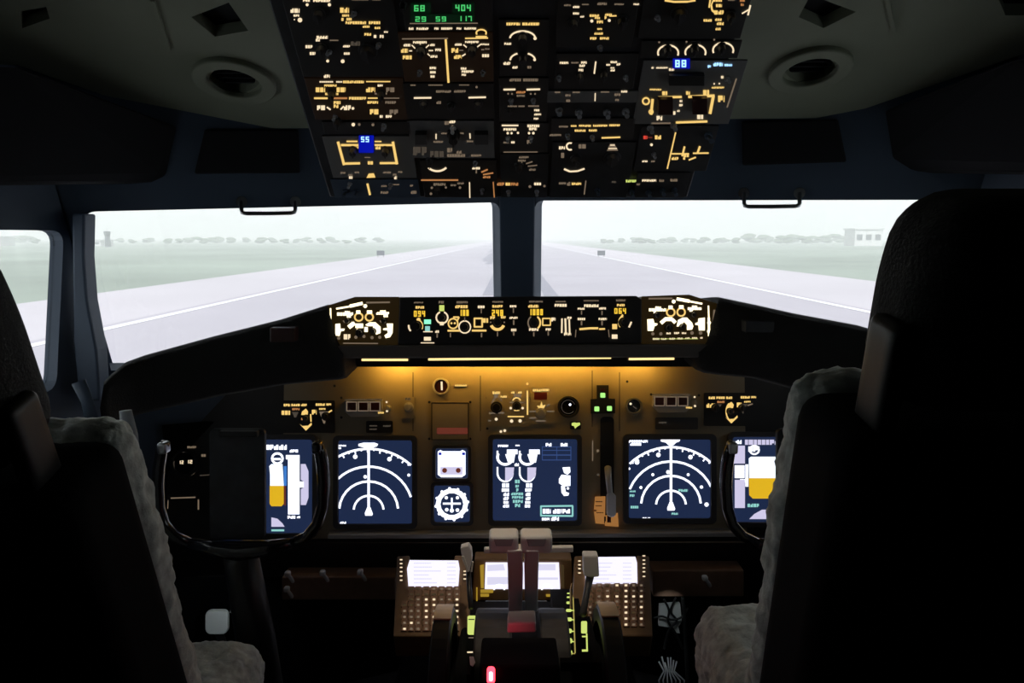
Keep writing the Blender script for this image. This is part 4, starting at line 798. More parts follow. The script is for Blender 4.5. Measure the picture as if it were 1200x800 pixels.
# thrust levers
def lever(label, xs, heads):
    Y = 1.20; t = thing('thrust_lever', label, 'lever', atY(sum(xs[:2])/2, 718, Y+.02))
    x0, x1, xt0, xt1 = xs
    mb = MB(); mb.prism([atY(xt0, 645, Y-.01), atY(xt1, 645, Y-.01), atY(x1, 668, Y), atY(x1-1, 717, Y+.03), atY(x0+1, 717, Y+.03), atY(x0, 668, Y)], (0, .03, 0), 'lever'); mb.build('arm', None, t, bevel=.0025)
    a, b = heads; mb = MB(); pa, pb = atY(a, 626, Y), atY(b, 647, Y)
    mb.rbox(((pa.x+pb.x)/2, Y+.012, (pa.z+pb.z)/2), (abs(pb.x-pa.x), .04, abs(pa.z-pb.z)), .006, 6, m='lever'); mb.build('handle', None, t, smooth=True)
    mb = MB(); m_ = (a+b)/2; mb.prism([atY(m_-12, 631, Y-.009), atY(m_+12, 631, Y-.009), atY(m_+9, 640, Y-.009), atY(m_-9, 640, Y-.009)], (0, .004, 0), 'grey'); mb.build('button', None, t, bevel=.001)
    return t
lever('left grey thrust lever with a wide head, tinted red low down', (595, 613, 594, 612), (573, 607.5))
lever('right grey thrust lever with a wide head', (614.5, 631, 616, 632), (610, 647))
mb = MB(); wall(mb, [(567, 643), (672, 641), (672, 647.5), (567, 649)], 1.235, .012, 'lever'); tag(mb.build('lever_crossbar', bevel=.002), 'thin grey bar running across behind the two thrust lever heads', 'bar')
t = thing('speed_brake_lever', 'bent grey speed brake lever beside the left keypad unit', 'lever', atY(551, 672, 1.33))
mb = MB(); wall(mb, [(539.5, 642), (549, 639.5), (552.5, 645), (553.5, 655), (550, 670), (548, 670), (541.5, 655)], 1.31, .02, 'lever'); mb.build('handle', None, t, bevel=.003)
mb = MB(); wall(mb, [(541, 652), (543.5, 652), (549.5, 669), (547.5, 670)], 1.305, .004, 'white'); wall(mb, [(553, 658), (555, 659), (553.5, 670), (551.5, 670)], 1.305, .004, 'white'); mb.build('edge', None, t)
mb = MB(); mb.tube([atY(549, 668, 1.32), atY(550, 690, 1.30), atY(552, 712, 1.26)], .005, 'black', 10); mb.build('arm', None, t, smooth=True)
t = thing('flap_lever', 'square grey flap lever head covering part of the right white screen', 'lever', atY(692, 715, 1.3))
mb = MB(); wall(mb, [(683.5, 651), (701, 651), (702.5, 676), (692, 677), (684, 675)], 1.30, .025, 'lever'); mb.build('handle', None, t, bevel=.003)
mb = MB(); mb.tube([atY(692, 672, 1.315), atY(688, 692, 1.30), atY(683, 720, 1.24)], [.008, .006, .006], 'darkgrey', 10); mb.build('arm', None, t, smooth=True)
# stabiliser trim wheels, seen edge on
for x0, x1, yt, lab in ((511.5, 532.5, 705, 'black trim wheel seen edge on with a tan lit top, left of the throttles'), (699, 720.5, 702, 'black trim wheel seen edge on with a tan lit top, right of the throttles')):
    a, b = atY(x0, yt, 1.22), atY(x1, yt, 1.22); R_ = .135; cy, cz = 1.17, a.z-R_-.0
    t = thing('trim_wheel', lab, 'trim wheel', ((a.x+b.x)/2, cy, cz-R_))
    mb = MB(); n = 48; vs_ = []
    prof = [(a.x, R_*.80), (a.x, R_*.96), (a.x+.003, R_), (b.x-.003, R_), (b.x, R_*.96), (b.x, R_*.80)]
    for x, r in prof: vs_ += [(x, cy+r*math.cos(2*PI*i/n), cz+r*math.sin(2*PI*i/n)) for i in range(n)]
    L = len(prof); mb.add(vs_, [[k*n+i, k*n+(i+1) % n, ((k+1) % L)*n+(i+1) % n, ((k+1) % L)*n+i] for k in range(L) for i in range(n)], 'black'); mb.build('rim', None, t)
    mb = MB()
    for k in range(4):
        a_ = k*PI/2+.4; d_ = Vector((0, math.cos(a_), math.sin(a_))); c_ = Vector(((a.x+b.x)/2, cy, cz)); mb.tube([c_, c_+d_*R_*.82], .008, 'black', 8)
    mb.build('spoke', None, t)
    mb = MB(); vs_ = []; ks = range(-3, 4)
    for rr_ in (R_+.001, R_+.004):
        for i in ks:
            th = math.radians(76+i*6.5); vs_ += [(a.x+.001, cy+rr_*math.cos(th), cz+rr_*math.sin(th)), (b.x-.001, cy+rr_*math.cos(th), cz+rr_*math.sin(th))]
    m_ = len(list(ks)); fs = []
    for j in range(m_-1):
        fs += [[2*j, 2*j+1, 2*j+3, 2*j+2], [2*m_+2*j, 2*m_+2*j+1, 2*m_+2*j+3, 2*m_+2*j+2], [2*j, 2*j+2, 2*m_+2*j+2, 2*m_+2*j], [2*j+1, 2*j+3, 2*m_+2*j+3, 2*m_+2*j+1]]
    fs += [[0, 1, 2*m_+1, 2*m_], [2*m_-2, 2*m_-1, 4*m_-1, 4*m_-2]]
    mb.add(vs_, fs, 'tanhighlight'); mb.build('highlight_strip', None, t)  # tan strip paints the highlight onto the top of the rim

# knee-level control shelves
def shelf(label, x0, x1, y0, y1, kn, twist=0):
    t = thing('control_shelf', label, 'control panel', atY((x0+x1)/2, y1, 1.50))
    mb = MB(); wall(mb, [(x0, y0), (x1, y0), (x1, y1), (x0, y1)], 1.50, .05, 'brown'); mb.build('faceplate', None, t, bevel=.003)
    for x, y in kn:
        mb = MB(); b_ = atY(x+6, y+9, 1.50); c_ = atY(x+5, y+7, 1.475); d_ = atY(x, y, 1.46); mb.tube([b_, c_, d_], [.004, .004, .0035], 'lever', 8); mb.rbox(d_, (.012, .014, .011), .004, 4, m='lever'); mb.build('knob', None, t, smooth=True)
    return t
shelf('brown control shelf with hooked knobs below the left flight display', 330, 463, 676, 703, [(337, 672), (378, 671), (422, 670), (336, 690)])
shelf('brown control shelf with one bright knob right of the pedestal', 765, 872, 668, 699, [(826, 677)])
# pale pad standing in for the lit floor, and other footwell things
for cx, cy, lab, Yp in ((253.5, 729.5, 'pale rounded pad standing in for lit floor in the left footwell', 1.52),):
    t = thing('lit_floor_pad', lab, 'patch', atY(cx, 760, Yp))
    mb = MB(); mb.prism([atY(x, y, Yp) for x, y in rrect(cx-13.5, cy-14, cx+13.5, cy+14, 7)], (0, .012, 0), 'white'); mb.build('pad', None, t, bevel=.003)
    mb = MB(); p_ = atY(cx, 735, Yp+.012); mb.tube([p_, Vector((p_.x, 1.56, .3)), Vector((p_.x, 1.59, .05))], .009, 'black', 8); mb.build('arm', None, t, smooth=True)
    mb = MB(); p_ = atY(272, 715.5, Yp); mb.rbox(p_, (.008, .01, .008), .003, 4, m='white'); mb.build('bolt', None, t)
t = thing('lit_floor_plate', 'white plate standing in for lit floor behind loose black cables at the right of the pedestal', 'cover', atY(785, 750, 1.55))
mb = MB(); wall(mb, [(773, 709), (797, 707), (799, 728), (795, 734), (797, 742), (790, 741), (786, 735), (772, 733)], 1.55, .01, 'white'); mb.build('plate', None, t)  # white shape stands in for lit floor showing through the gap
for k, (pts, lab) in enumerate((([(778, 702), (784, 715), (783, 728), (792, 742), (800, 760)], 'loose black cable looping over the white lit-floor plate'), ([(792, 700), (786, 716), (793, 727), (784, 738), (778, 760)], 'black cable crossing behind the first one'), ([(766, 724), (776, 722), (788, 726), (800, 722), (806, 712)], 'black cable running sideways across the white lit-floor plate'), ([(800, 700), (802, 720), (803, 750), (806, 800)], 'thick black cable hanging beside the right seat cushion'))):
    mb = MB(); P = [atY(x, y, 1.535-.004*k) for x, y in pts]
    Q = []
    for i in range(len(P)-1):
        for s_ in range(6):
            f = s_/6; p0_, p1_, p2_, p3_ = P[max(i-1, 0)], P[i], P[i+1], P[min(i+2, len(P)-1)]
            Q.append(.5*((2*p1_)+(p2_-p0_)*f+(2*p0_-5*p1_+4*p2_-p3_)*f*f+(3*p1_-p0_-3*p2_+p3_)*f**3))
    mb.tube(Q+[P[-1]], .0025+.0015*(k == 3), 'cable', 8); tag(mb.build('cable', smooth=True), lab, 'cable')
t = thing('wire_bundle', 'tangle of grey wires low beside the right seat', 'wires', atY(783, 800, 1.5))
for k in range(7):
    mb = MB(); r_ = random.Random(k); P = [atY(772+k*3.5, 772+r_.uniform(-4, 4), 1.5), atY(778+k*2, 786, 1.49), atY(772+k*5, 797, 1.5), atY(776+k*4, 815, 1.5)]; mb.tube(P, .0018, 'lever', 6); mb.build('wire', None, t, smooth=True)
for loc, e, tgt in ((atY(258, 712, 1.36), .35, atY(253, 730, 1.52)), (atY(784, 705, 1.42), .12, atY(785, 725, 1.55)), (atY(786, 775, 1.36), .10, atY(786, 792, 1.5))):  # unseen spots added to brighten the pale boards and wires
    la = bpy.data.lights.new('footwell_fill', 'SPOT'); la.energy = e; la.color = (.85, .95, 1); la.spot_size = math.radians(50); la.shadow_soft_size = .01; lo = bpy.data.objects.new('footwell_fill', la); COL.objects.link(lo); lo.location = loc
    lo.rotation_euler = (tgt-loc).to_track_quat('-Z', 'Y').to_euler()

# ================================================================== SEATS
def wool(amp, sc=26, seed=0):
    def f(p, n):
        q = p*sc+Vector((seed*7.1, 0, 0)); d = noise.fractal(q, 1.0, 2.0, 4)*amp+noise.noise(p*7+Vector((seed, 3, 0)))*amp*1.1
        return p+n*d
    return f
def seat(label, cx, yb, z0, lean, hw, head, chw, front, cushion_top, seed):
    """cx centre; yb,z0 top of the backrest; lean = forward run per metre downwards"""
    t = thing('pilot_seat', label, 'seat', (cx, yb+.3, 0))
    ang = math.atan(lean); L = (z0-cushion_top+.03)/math.cos(ang)
    R = Matrix.Rotation(ang, 3, 'X')       # local z runs up along the back
    def W(x, y, z): return Vector((cx, yb, z0))+R@Vector((x, y, z))
    mb = MB(); mb.rbox(W(0, .06, -L/2), (hw*2, .07, L), .034, 60, R, 'wool', wool(.0055, 42, seed)); mb.build('sheepskin_backrest', None, t, smooth=True)
    mb = MB(); mb.rbox(W(0, -.012, -L/2-.004), (hw*2+.004, .13, L-.008), .028, 14, R, 'shell'); bs = mb.build('back_shell', None, t, smooth=True)
    mb = MB(); mb.rbox(W(0, -.076, -.22), (.24, .012, .05), .005, 4, R, 'shell'); mb.build('pocket', None, bs, smooth=True)
    hwid, hh = head
    def hd(p, n):
        k = p.z/(hh/2); return Vector((p.x*(1-.09*max(0, k)**2), p.y, p.z))
    mb = MB(); mb.rbox(W(0, -.01, hh/2+.004), (hwid, .12, hh), .042, 16, R, 'hood', hd); hr = mb.build('headrest', None, t, smooth=True)
    for sx in (-1, 1):
        mb = MB(); mb.rbox(W(sx*(hwid/2+.004), -.03, .032), (.02, .05, .105), .009, 6, R, 'black'); mb.build('headrest_bracket', None, hr, smooth=True)
    ct = cushion_top; y0 = W(0, .0, -L).y
    mb = MB(); mb.rbox((cx, (y0+front)/2+.01, ct-.06), (chw*2, front-y0+.02, .13), .05, 44, None, 'wool', wool(.006, 38, seed+4)); mb.build('sheepskin_cushion', None, t, smooth=True)
    mb = MB(); mb.rbox((cx, (y0+front)/2, ct-.165), (chw*2-.04, front-y0-.02, .09), .02, 8, None, 'shell'); mb.build('seat_pan', None, t, smooth=True)
    mb = MB(); mb.rbox((cx, (y0+front)/2, (ct-.2)/2), (.24, .26, ct-.2), .03, 6, None, 'shell'); mb.build('pedestal', None, t, smooth=True)
    return t
seat('left pilot seat with grey sheepskin cover, black back shell and black headrest', -.640, .76, CZ-.226, .34, .203, (.305, .23), .215, 1.20, CZ-.69, 1)
seat('right pilot seat, largest dark shape, with grey sheepskin edge and tall black headrest', .487, .655, CZ-.143, .21, .211, (.335, .182), .217, 1.05, CZ-.54, 2)
# things at the left side window
mb = MB(); mb.tube([atY(108, 492, 1.15), atY(102, 470, 1.15), atY(92, 447, 1.15)], [.011, .010, .012], 'frame', 10, .6); tag(mb.build('window_crank', smooth=True), 'blue grey window crank handle standing beside the left windscreen post', 'handle')
mb = MB(); mb.tube([atY(153, 545, 1.0), atY(152, 510, 1.0), atY(147, 481, 1.0)], [.013, .012, .009], 'grey', 10, .6); tag(mb.build('side_lever', smooth=True), 'grey pointed lever tip sticking up beside the left seat back', 'lever')

la = bpy.data.lights.new('pedestal_fill', 'SPOT'); la.energy = 5.0; la.color = (1, .80, .58); la.spot_size = math.radians(34); la.spot_blend = .5; la.shadow_soft_size = .02  # unseen fill spot added to brighten the levers and keypad units
lo = bpy.data.objects.new('pedestal_fill', la); COL.objects.link(lo); lo.location = (.01, 1.16, CZ+.12)
lo.rotation_euler = (Vector((.01, 1.33, CZ-.70))-Vector(lo.location)).to_track_quat('-Z', 'Y').to_euler()
# ================================================================== OVERHEAD PANEL
oh = thing('overhead_console', 'large inclined black overhead panel frame holding the lit switch modules', 'overhead panel', OH.P(0, 0))
ua, va = OH.hit(386, 233); ub, _ = OH.hit(806, 233); vt = .64
wf = -.004
mb = MB(); mb.prism([OH.P(ua+.0, va, wf), OH.P(ub, va, wf), OH.P(ub+.012, vt, wf), OH.P(ua-.012, vt, wf)], OH.n*-.05, 'panel'); mb.build('frame', None, oh, bevel=.003)
def omod(label, x0, y0, x1, y1, items, knobs=(), tog=(), m='module', guards=(), name='overhead_module', extra=None, g='#'):
    ym = (y0+y1)/2; u0_, u1_ = OH.hit(x0, ym)[0], OH.hit(x1, ym)[0]; vb, vtt = OH.hit(x0, y1)[1], OH.hit(x0, max(y0, -40))[1]
    t = thing(name, label, 'control panel', OH.P((u0_+u1_)/2, vb))
    mb = MB(); mb.pbox(OH, u0_+.0012, vb+.0012, u1_-.0012, vtt-.0012, wf+.0005, 0, m); mb.build('faceplate', None, t, bevel=.0008)
    mb = MB(); draw(mb, OH, items, .0012)
    rnd = random.Random(int(x0+y0))
    if not items: return t
    mb.build('legend', None, t)
    for k in knobs: knob(t, OH, k[0], k[1], k[2], h=k[3] if len(k) > 3 else .014, m=k[4] if len(k) > 4 else 'darkgrey')
    for k in tog: toggle(t, OH, k[0], k[1], k[2] if len(k) > 2 else 1.0, k[3] if len(k) > 3 else 'grey')
    for gx0, gy0, gx1, gy1, gm, gh in guards:
        mb = MB(); pprism(mb, OH, [(gx0, gy0), (gx1, gy0), (gx1, gy1), (gx0, gy1)], .0005, gh, gm); mb.build('switch_guard', None, t, bevel=.001)
    return t
W_, Y_, D_, O_ = 'W', 'Y', 'D', 'O'
omod('overhead module at the top left with scattered white and yellow legends', 338, -30, 466, 91,
 T(W_, (355, -1, 363, 2), (367, -1, 387, 2.4), (340.5, 10, 351, 15), (344, 17, 350.5, 19.5), (371, 42, 384, 45.5), (370, 45.6, 375, 48.6), (358, 53, 366.5, 56.5), (363, 61, 369.5, 64.5), (402, 53, 410, 55.5), (403, 61.5, 410, 64.2), (438, 41, 441, 44.5), (445, 41, 449.5, 44.5), (450, 36.5, 455, 38.5))
 + T(Y_, (398.5, 9, 409, 15), (401, 17, 409, 19.5), (400, 21, 403, 24.5), (406, 21, 412, 24), (405, 25, 429, 28.3), (432, 25, 445.5, 28.3), (425, 30, 433, 32.5), (439, 31.5, 445.5, 34), (427, 38.8, 435.5, 41.8)) + T(D_, (386.5, 46.5, 396.5, 48), (412, -1, 432, .6), (436, -1, 446, .6)) + T('E', (411, 48.5, 422, 53.5))
 + Dt(W_, (360, 5.6, 1.8), (386, 5.6, 2), (351.5, 23.5, 2.8), (384, 71.5, 1.8), (401.6, 71.8, 2.3), (345, 23, .8)), [(375, 62, 6), (430, 66, 10), (372, 22, 7)], [(386, 60), (444, 52), (415, 15)])
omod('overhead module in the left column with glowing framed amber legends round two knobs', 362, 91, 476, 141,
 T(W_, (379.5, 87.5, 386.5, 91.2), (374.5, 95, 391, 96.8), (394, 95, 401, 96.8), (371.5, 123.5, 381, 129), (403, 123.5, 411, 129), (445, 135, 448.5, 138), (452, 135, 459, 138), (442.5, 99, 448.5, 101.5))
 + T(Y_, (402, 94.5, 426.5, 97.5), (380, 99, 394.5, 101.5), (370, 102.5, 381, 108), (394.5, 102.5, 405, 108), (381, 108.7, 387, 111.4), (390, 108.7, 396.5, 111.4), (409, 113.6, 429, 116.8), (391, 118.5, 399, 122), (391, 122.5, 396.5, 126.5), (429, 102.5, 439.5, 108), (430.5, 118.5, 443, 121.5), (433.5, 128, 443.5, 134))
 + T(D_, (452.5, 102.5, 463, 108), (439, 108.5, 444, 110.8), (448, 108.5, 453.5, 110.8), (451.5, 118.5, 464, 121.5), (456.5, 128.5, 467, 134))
 + Ln(Y_, (368, 115.1, 384, 115.1, 2.2), (429, 95.6, 457.5, 95.6, 1.4), (431, 115, 443, 115, 1.5)) + Ln(O_, (391, 115.1, 407, 115.1, 2.2)) + Ln(D_, (450, 115, 468, 115, 1.2)) + Ln(W_, (383, 125.5, 387.5, 128.6, 1.8), (399, 128.3, 403, 124.5, 1.8)) + Dt(W_, (413.6, 127, 1.7)), [(387.5, 115, 4.6), (446, 115, 4.6)], [(393, 136), (450, 146)], m='warmglow')
omod('narrow dark overhead module with two small white dots above the left blue display', 378, 142, 482, 158, Dt(W_, (414, 146, 2.2)) + Dt(D_, (421, 145.8, 1.6), (437, 146.2, 1.8)), [(394, 148, 5)], [(450, 148)])
omod('grey overhead module with yellow bracket lines and a small blue display', 383, 159, 486, 209,
 Ln(Y_, (396, 166, 403.3, 193.4, 3), (402, 191.8, 422, 191.3, 2.6), (399.5, 170, 420, 170, 2.5), (406, 165.7, 419, 165.7, 1.8), (439, 165.8, 447, 165.8, 1.5), (439, 170, 461.5, 170, 2.3), (460.3, 166, 465.2, 192.5, 3), (445, 191.2, 466, 191, 2.4)) + T(Y_, (415, 171.5, 420, 175), (440, 171.5, 446, 175), (431, 189, 437, 192.7))
 + [('p', [(432, 203.5), (438, 203), (440, 208), (429.5, 208.5)], 'Y'), ('b', 420.5, 158.5, 438, 179, 'b'), ('n', '55', 422.5, 160, 433.5, 166.5, 'B')] + T(D_, (399, 201.5, 405, 203.5), (415.5, 201, 421, 203), (408, 204, 413, 206), (449, 201, 458, 203.2), (466.5, 200.5, 472, 202.5), (460.5, 203.5, 465, 206)) + T(W_, (409, 206.5, 413, 209.5), (462, 206.5, 465, 210)) + Ln(D_, (427, 184.5, 434, 184.5, 1)),
 [(413, 181, 5), (451, 181, 5)], [(410, 215), (458, 216)], m='modgrey')
omod('blue-tinted lowest overhead module on the left with a short yellow stroke', 389, 210, 492, 232, Ln('Y', (430.5, 215, 433.6, 228.5, 2.4)) + T(D_, (447, 217, 453, 219), (459.5, 215.6, 468, 217), (480.5, 216.5, 484.5, 218.5)) + T(D_, (446, 224, 455, 227), (481.5, 223.5, 488, 227)), (), [(405, 224, 1.3, 'frame'), (418, 224, 1.3, 'frame')], m='frame')
omod('overhead module with green digits in two rows', 470, -30, 578, 37,
 [('b', 481, 3, 505, 15.5, 'k'), ('b', 530, 3, 556, 15.5, 'k'), ('b', 481, 16.5, 556, 26.5, 'k'), ('n', '68', 484.5, 6, 499, 13.3, 'G'), ('n', '404', 533, 5.5, 553, 13, 'G'), ('n', '29', 486, 19.3, 500.5, 25.5, 'G'), ('n', '59', 510, 19.3, 524, 25.2, 'G'), ('n', '117', 536, 18.8, 554, 24.8, 'G')] + Ln(D_, (480, 27.6, 560, 27.2, 1.3)) + T('W', (479, 32.3, 484.5, 35), (488, 32.3, 502, 35), (509, 32.2, 514, 34.8), (517, 32.2, 530, 34.8), (535, 32.2, 540.5, 34.7), (544, 32.2, 558, 34.7)), [(472, 12, 4)], ())
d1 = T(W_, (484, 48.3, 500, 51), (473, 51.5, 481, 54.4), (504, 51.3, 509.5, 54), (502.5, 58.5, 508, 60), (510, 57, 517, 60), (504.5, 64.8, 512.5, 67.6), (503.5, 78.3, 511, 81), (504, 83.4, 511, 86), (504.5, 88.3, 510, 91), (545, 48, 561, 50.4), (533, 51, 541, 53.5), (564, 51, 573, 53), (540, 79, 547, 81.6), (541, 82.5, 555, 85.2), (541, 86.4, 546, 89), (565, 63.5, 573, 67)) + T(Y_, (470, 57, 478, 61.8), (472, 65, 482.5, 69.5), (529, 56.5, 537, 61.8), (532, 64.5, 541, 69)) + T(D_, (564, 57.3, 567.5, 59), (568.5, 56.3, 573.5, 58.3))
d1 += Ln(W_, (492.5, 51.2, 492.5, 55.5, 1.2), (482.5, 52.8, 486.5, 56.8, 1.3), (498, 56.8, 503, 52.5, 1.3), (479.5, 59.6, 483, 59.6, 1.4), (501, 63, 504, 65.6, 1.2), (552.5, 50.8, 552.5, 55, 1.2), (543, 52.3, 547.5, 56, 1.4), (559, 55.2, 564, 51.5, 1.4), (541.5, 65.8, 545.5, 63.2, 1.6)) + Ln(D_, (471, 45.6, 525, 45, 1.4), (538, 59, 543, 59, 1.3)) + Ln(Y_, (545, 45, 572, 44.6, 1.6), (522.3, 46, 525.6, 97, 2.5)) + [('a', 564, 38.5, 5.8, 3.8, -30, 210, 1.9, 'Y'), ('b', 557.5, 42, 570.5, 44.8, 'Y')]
omod('overhead module with two radial dials divided by a long yellow line', 469, 37.5, 579, 96.5, d1, [(492.5, 64, 6), (553, 63, 6)], [(492, 84), (566, 84)], m='warmglow')
omod('overhead module with pale bars and dim lettering under the two dials', 473, 97, 580, 140, T(D_, (511, 105.8, 529, 108.6), (532, 105.6, 546, 108.4), (481, 99, 487, 100.6), (502, 99, 519, 100.4), (538, 99, 550, 100.2)) + T(D_, (511.5, 118.5, 516.8, 121.8)) + Ln(W_, (485, 114.8, 505.5, 114.6, 2), (549, 114.4, 569.5, 113.9, 2)) + Dt(D_, (558.5, 102, 1.5)), [(496, 126, 5, .01), (560, 126, 5, .01), (528, 128, 5, .01)], ())
omod('grey overhead module with a guarded switch and white bracket marks', 479, 141, 580, 186, T(W_, (526.5, 141.3, 533.5, 144.3)) + T(D_, (521, 142, 526, 146.2), (517, 155.3, 525, 157.2), (533, 155.2, 543.5, 157), (508, 165, 519, 167.3), (547, 164.5, 555, 166.6), (524, 173.5, 530, 178.5), (524, 180.5, 545, 184), (552, 181, 564, 183.5), (535, 176.5, 541, 180)) + Ln(D_, (530, 146.5, 530.6, 152, 1.6)) + Ln(W_, (511, 156.8, 511, 163, 1.3), (550.6, 156.3, 551, 162.5, 1.3)) + T('E', (484, 172, 500, 182), (504, 177, 520, 184)),
 [(531, 166, 7, .02, 'black')], [(531, 150, 1.2, 'lever')], m='modgrey', guards=[(486, 158, 500, 170, 'darkgrey', .012), (556, 158, 572, 170, 'darkgrey', .012)])
omod('overhead module with a pale smile-shaped arc and a long tan bar at the bottom edge', 494, 187, 583, 232, [('a', 512.5, 188, 14, 12.5, 222, 318, 2.3, 'W')] + Ln(O_, (493.5, 211, 537, 211, 1.8)) + T(D_, (508, 214.5, 522, 217.5), (528, 216, 534.5, 218), (536, 213.8, 543.5, 216)) + Dt(D_, (506, 220, 1.5), (522.5, 219.6, 1.4), (539, 219.8, 1.6), (505, 227, 1.6)) + T(W_, (553.5, 195.8, 562.5, 198.4)) + Ln(D_, (558.2, 198.5, 558.2, 203, 1.5)) + Ln(O_, (564, 201.8, 571.5, 198.6, 1.8), (566, 204.6, 578, 202.6, 1.6)) + T(O_, (566, 206.2, 574.5, 208.8)) + Ln(W_, (550.2, 213.5, 550.6, 232, 1.2)) + Ln(O_, (578, 213, 579.3, 231.5, 1.2)), [(503, 194, 4), (512, 225, 4, .01)], [(557, 190), (565, 222)], m='module')
omod('tall overhead module in the middle column with two white dial arcs', 584, 22, 643, 90, T(Y_, (593.5, 26.5, 609.5, 29.8), (612, 26.5, 632, 29.8)) + [('a', 612.5, 45, 14.8, 8.5, 5, 178, 2.1, 'W'), ('d', 627, 45, 2, 'W'), ('a', 612.5, 70.5, 14.5, 8.5, 115, 180, 2, 'W'), ('a', 612.5, 70.5, 14.5, 8.5, 0, 65, 2, 'W'), ('d', 626.5, 70, 1.7, 'W')] + T(W_, (591, 50, 599, 52.6), (590, 72.5, 598, 76), (600.5, 77.5, 606.5, 80.4)) + T(D_, (618, 77.3, 622.5, 80.3)), [(612.5, 49, 6), (612.5, 73, 5.5)], ())
omod('middle column overhead module with orange label between pale bars', 584, 90.5, 643, 143, T(D_, (597, 92, 610.5, 95.3), (613, 92, 630.5, 95.3), (605.5, 111, 615, 113.4), (595, 123.6, 606, 125.4), (607.5, 123.6, 615, 125.4), (619, 123.4, 632, 125.2)) + Ln(W_, (590, 105, 604, 104.8, 2.1), (617, 105, 633, 104.6, 2.1)) + T('O', (605, 106.8, 616, 109.4)) + T(W_, (626, 128, 632, 130.4), (626, 133, 634, 135.2), (625.5, 138, 631, 140.2)) + Dt(D_, (595.5, 109.8, 1.2), (600, 110, 1.2), (622, 110, 1.2), (627, 110, 1.2)), [(597, 133, 4, .01)], [(599, 117), (625, 117)])
omod('middle column overhead module with white comb-like marks', 585, 143.5, 643, 179.5, Ln(W_, (588, 147, 607.5, 147, 1.8)) + T(W_, (590, 150.2, 605, 153), (618, 146, 632, 149), (620, 149.4, 629, 152.6)) + Dt(W_, (595, 156, 1.5), (599.5, 156, 1.4), (607, 155.7, 1.4), (620, 156, 1.5), (625, 156, 1.6)) + T(D_, (590, 166, 596.5, 168), (617.5, 164, 622, 168.5)) + T(W_, (599, 165.6, 603.5, 168)) + Ln(D_, (590, 178.2, 630, 178, 1.2)), (), [(595, 161), (622, 161)])
omod('lowest middle column overhead module with small hooked marks and orange label', 586, 180, 643, 232, T(D_, (608, 183, 619.5, 185.4), (607, 187, 616, 189.2), (620, 197.5, 627.5, 200)) + Ln(D_, (611.5, 189, 611.5, 192.5, 1.2), (616.5, 191.8, 624, 189.3, 1.5), (618.5, 194.8, 629.5, 193.6, 1.3)) + T(O_, (582.5, 213.8, 591, 217.4), (598.5, 214, 607.5, 217.5)) + T(Y_, (592.5, 214, 598, 217.4)) + T(W_, (626, 214, 634, 217)) + Dt(D_, (621, 218.6, 1.7), (638, 218, 1.5)), [(608, 200, 5)], [(596, 224), (629, 224)], m='panel')
omod('overhead module right of centre with small yellow legend cluster', 652, -30, 748, 56, T(D_, (661, 5, 669, 7.2), (682, 4.5, 690, 6), (700, 3, 711, 6), (720, 4, 731, 6)) + T(W_, (671.5, 7, 679, 9.4), (671.5, 14.6, 678.5, 17), (680, 18.5, 684.5, 20.6), (742.5, 4, 749, 6)) + T(Y_, (691, 17, 702, 19.8), (697, 20, 703, 22.4), (709, 16, 717, 18.6), (708.5, 19, 711.5, 22.6), (699.5, 24, 706.5, 27.4), (700, 33, 705.5, 35), (696.5, 38, 706.5, 40.6), (691.5, 43.6, 699.5, 46.6), (703, 43.6, 713.5, 46.4)) + Ln(Y_, (714, 18.8, 722.5, 18.5, 1.6)) + Dt(W_, (693.5, 24.6, 1.9), (714, 24, 1.8)), [(672, 32, 6), (730, 30, 7)], [(703, 55)])
omod('overhead module right of centre with a short white vertical line and two switches', 650, 62, 746, 105, T(W_, (656, 72.4, 666, 75), (679, 75.6, 685.5, 78.4), (678, 80.7, 683.5, 83.6), (715.5, 71.5, 723, 74), (715.5, 78.8, 720, 80.4), (710.5, 75, 715, 77), (722.5, 74, 727.5, 76.8), (715.5, 81, 720.5, 83.6)) + T(D_, (669.5, 72.5, 678, 74.4)) + T(W_, (681, 72, 687.5, 74.8)) + Ln(W_, (698.2, 72, 696.4, 86.5, 1.7)), [(680, 94, 5), (708, 92, 5)], [(655, 90), (733, 90)])
omod('light grey overhead strip with white ticks, right of centre', 640, 106, 748, 121, T(D_, (650, 107.2, 656.5, 109), (671, 107.3, 679.5, 109), (704, 107, 714, 108.6)) + T(D_, (662.5, 110.5, 669, 113), (663.5, 116.5, 668, 119.5), (720, 109.5, 727, 112.4), (721, 116, 725.5, 118.4)) + T(W_, (728, 106, 735, 108.4)) + Ln(W_, (697.6, 109, 697.3, 118.5, 1.2)), (), [(655, 128, 1.4, 'grey'), (678, 131, 1.4, 'grey'), (711, 131, 1.4, 'grey'), (733, 130, 1.4, 'grey')], m='modgrey')
omod('overhead module right of centre with a row of yellow dashes', 645, 138, 744, 165, T('D', (655, 147.3, 666, 149.4)) + T(Y_, (669, 146.6, 676, 148.6), (678.5, 146.2, 692.5, 148.6), (695, 146, 712, 148.4), (714, 145.6, 726.5, 148), (673.5, 151.8, 686.5, 154.3), (690, 151.5, 699.5, 154)) + T(D_, (644, 157, 657.5, 159.4)) + Ln(Y_, (705, 161.6, 727, 160.8, 1.9)), (), [(665, 158), (694, 160)], m='module')
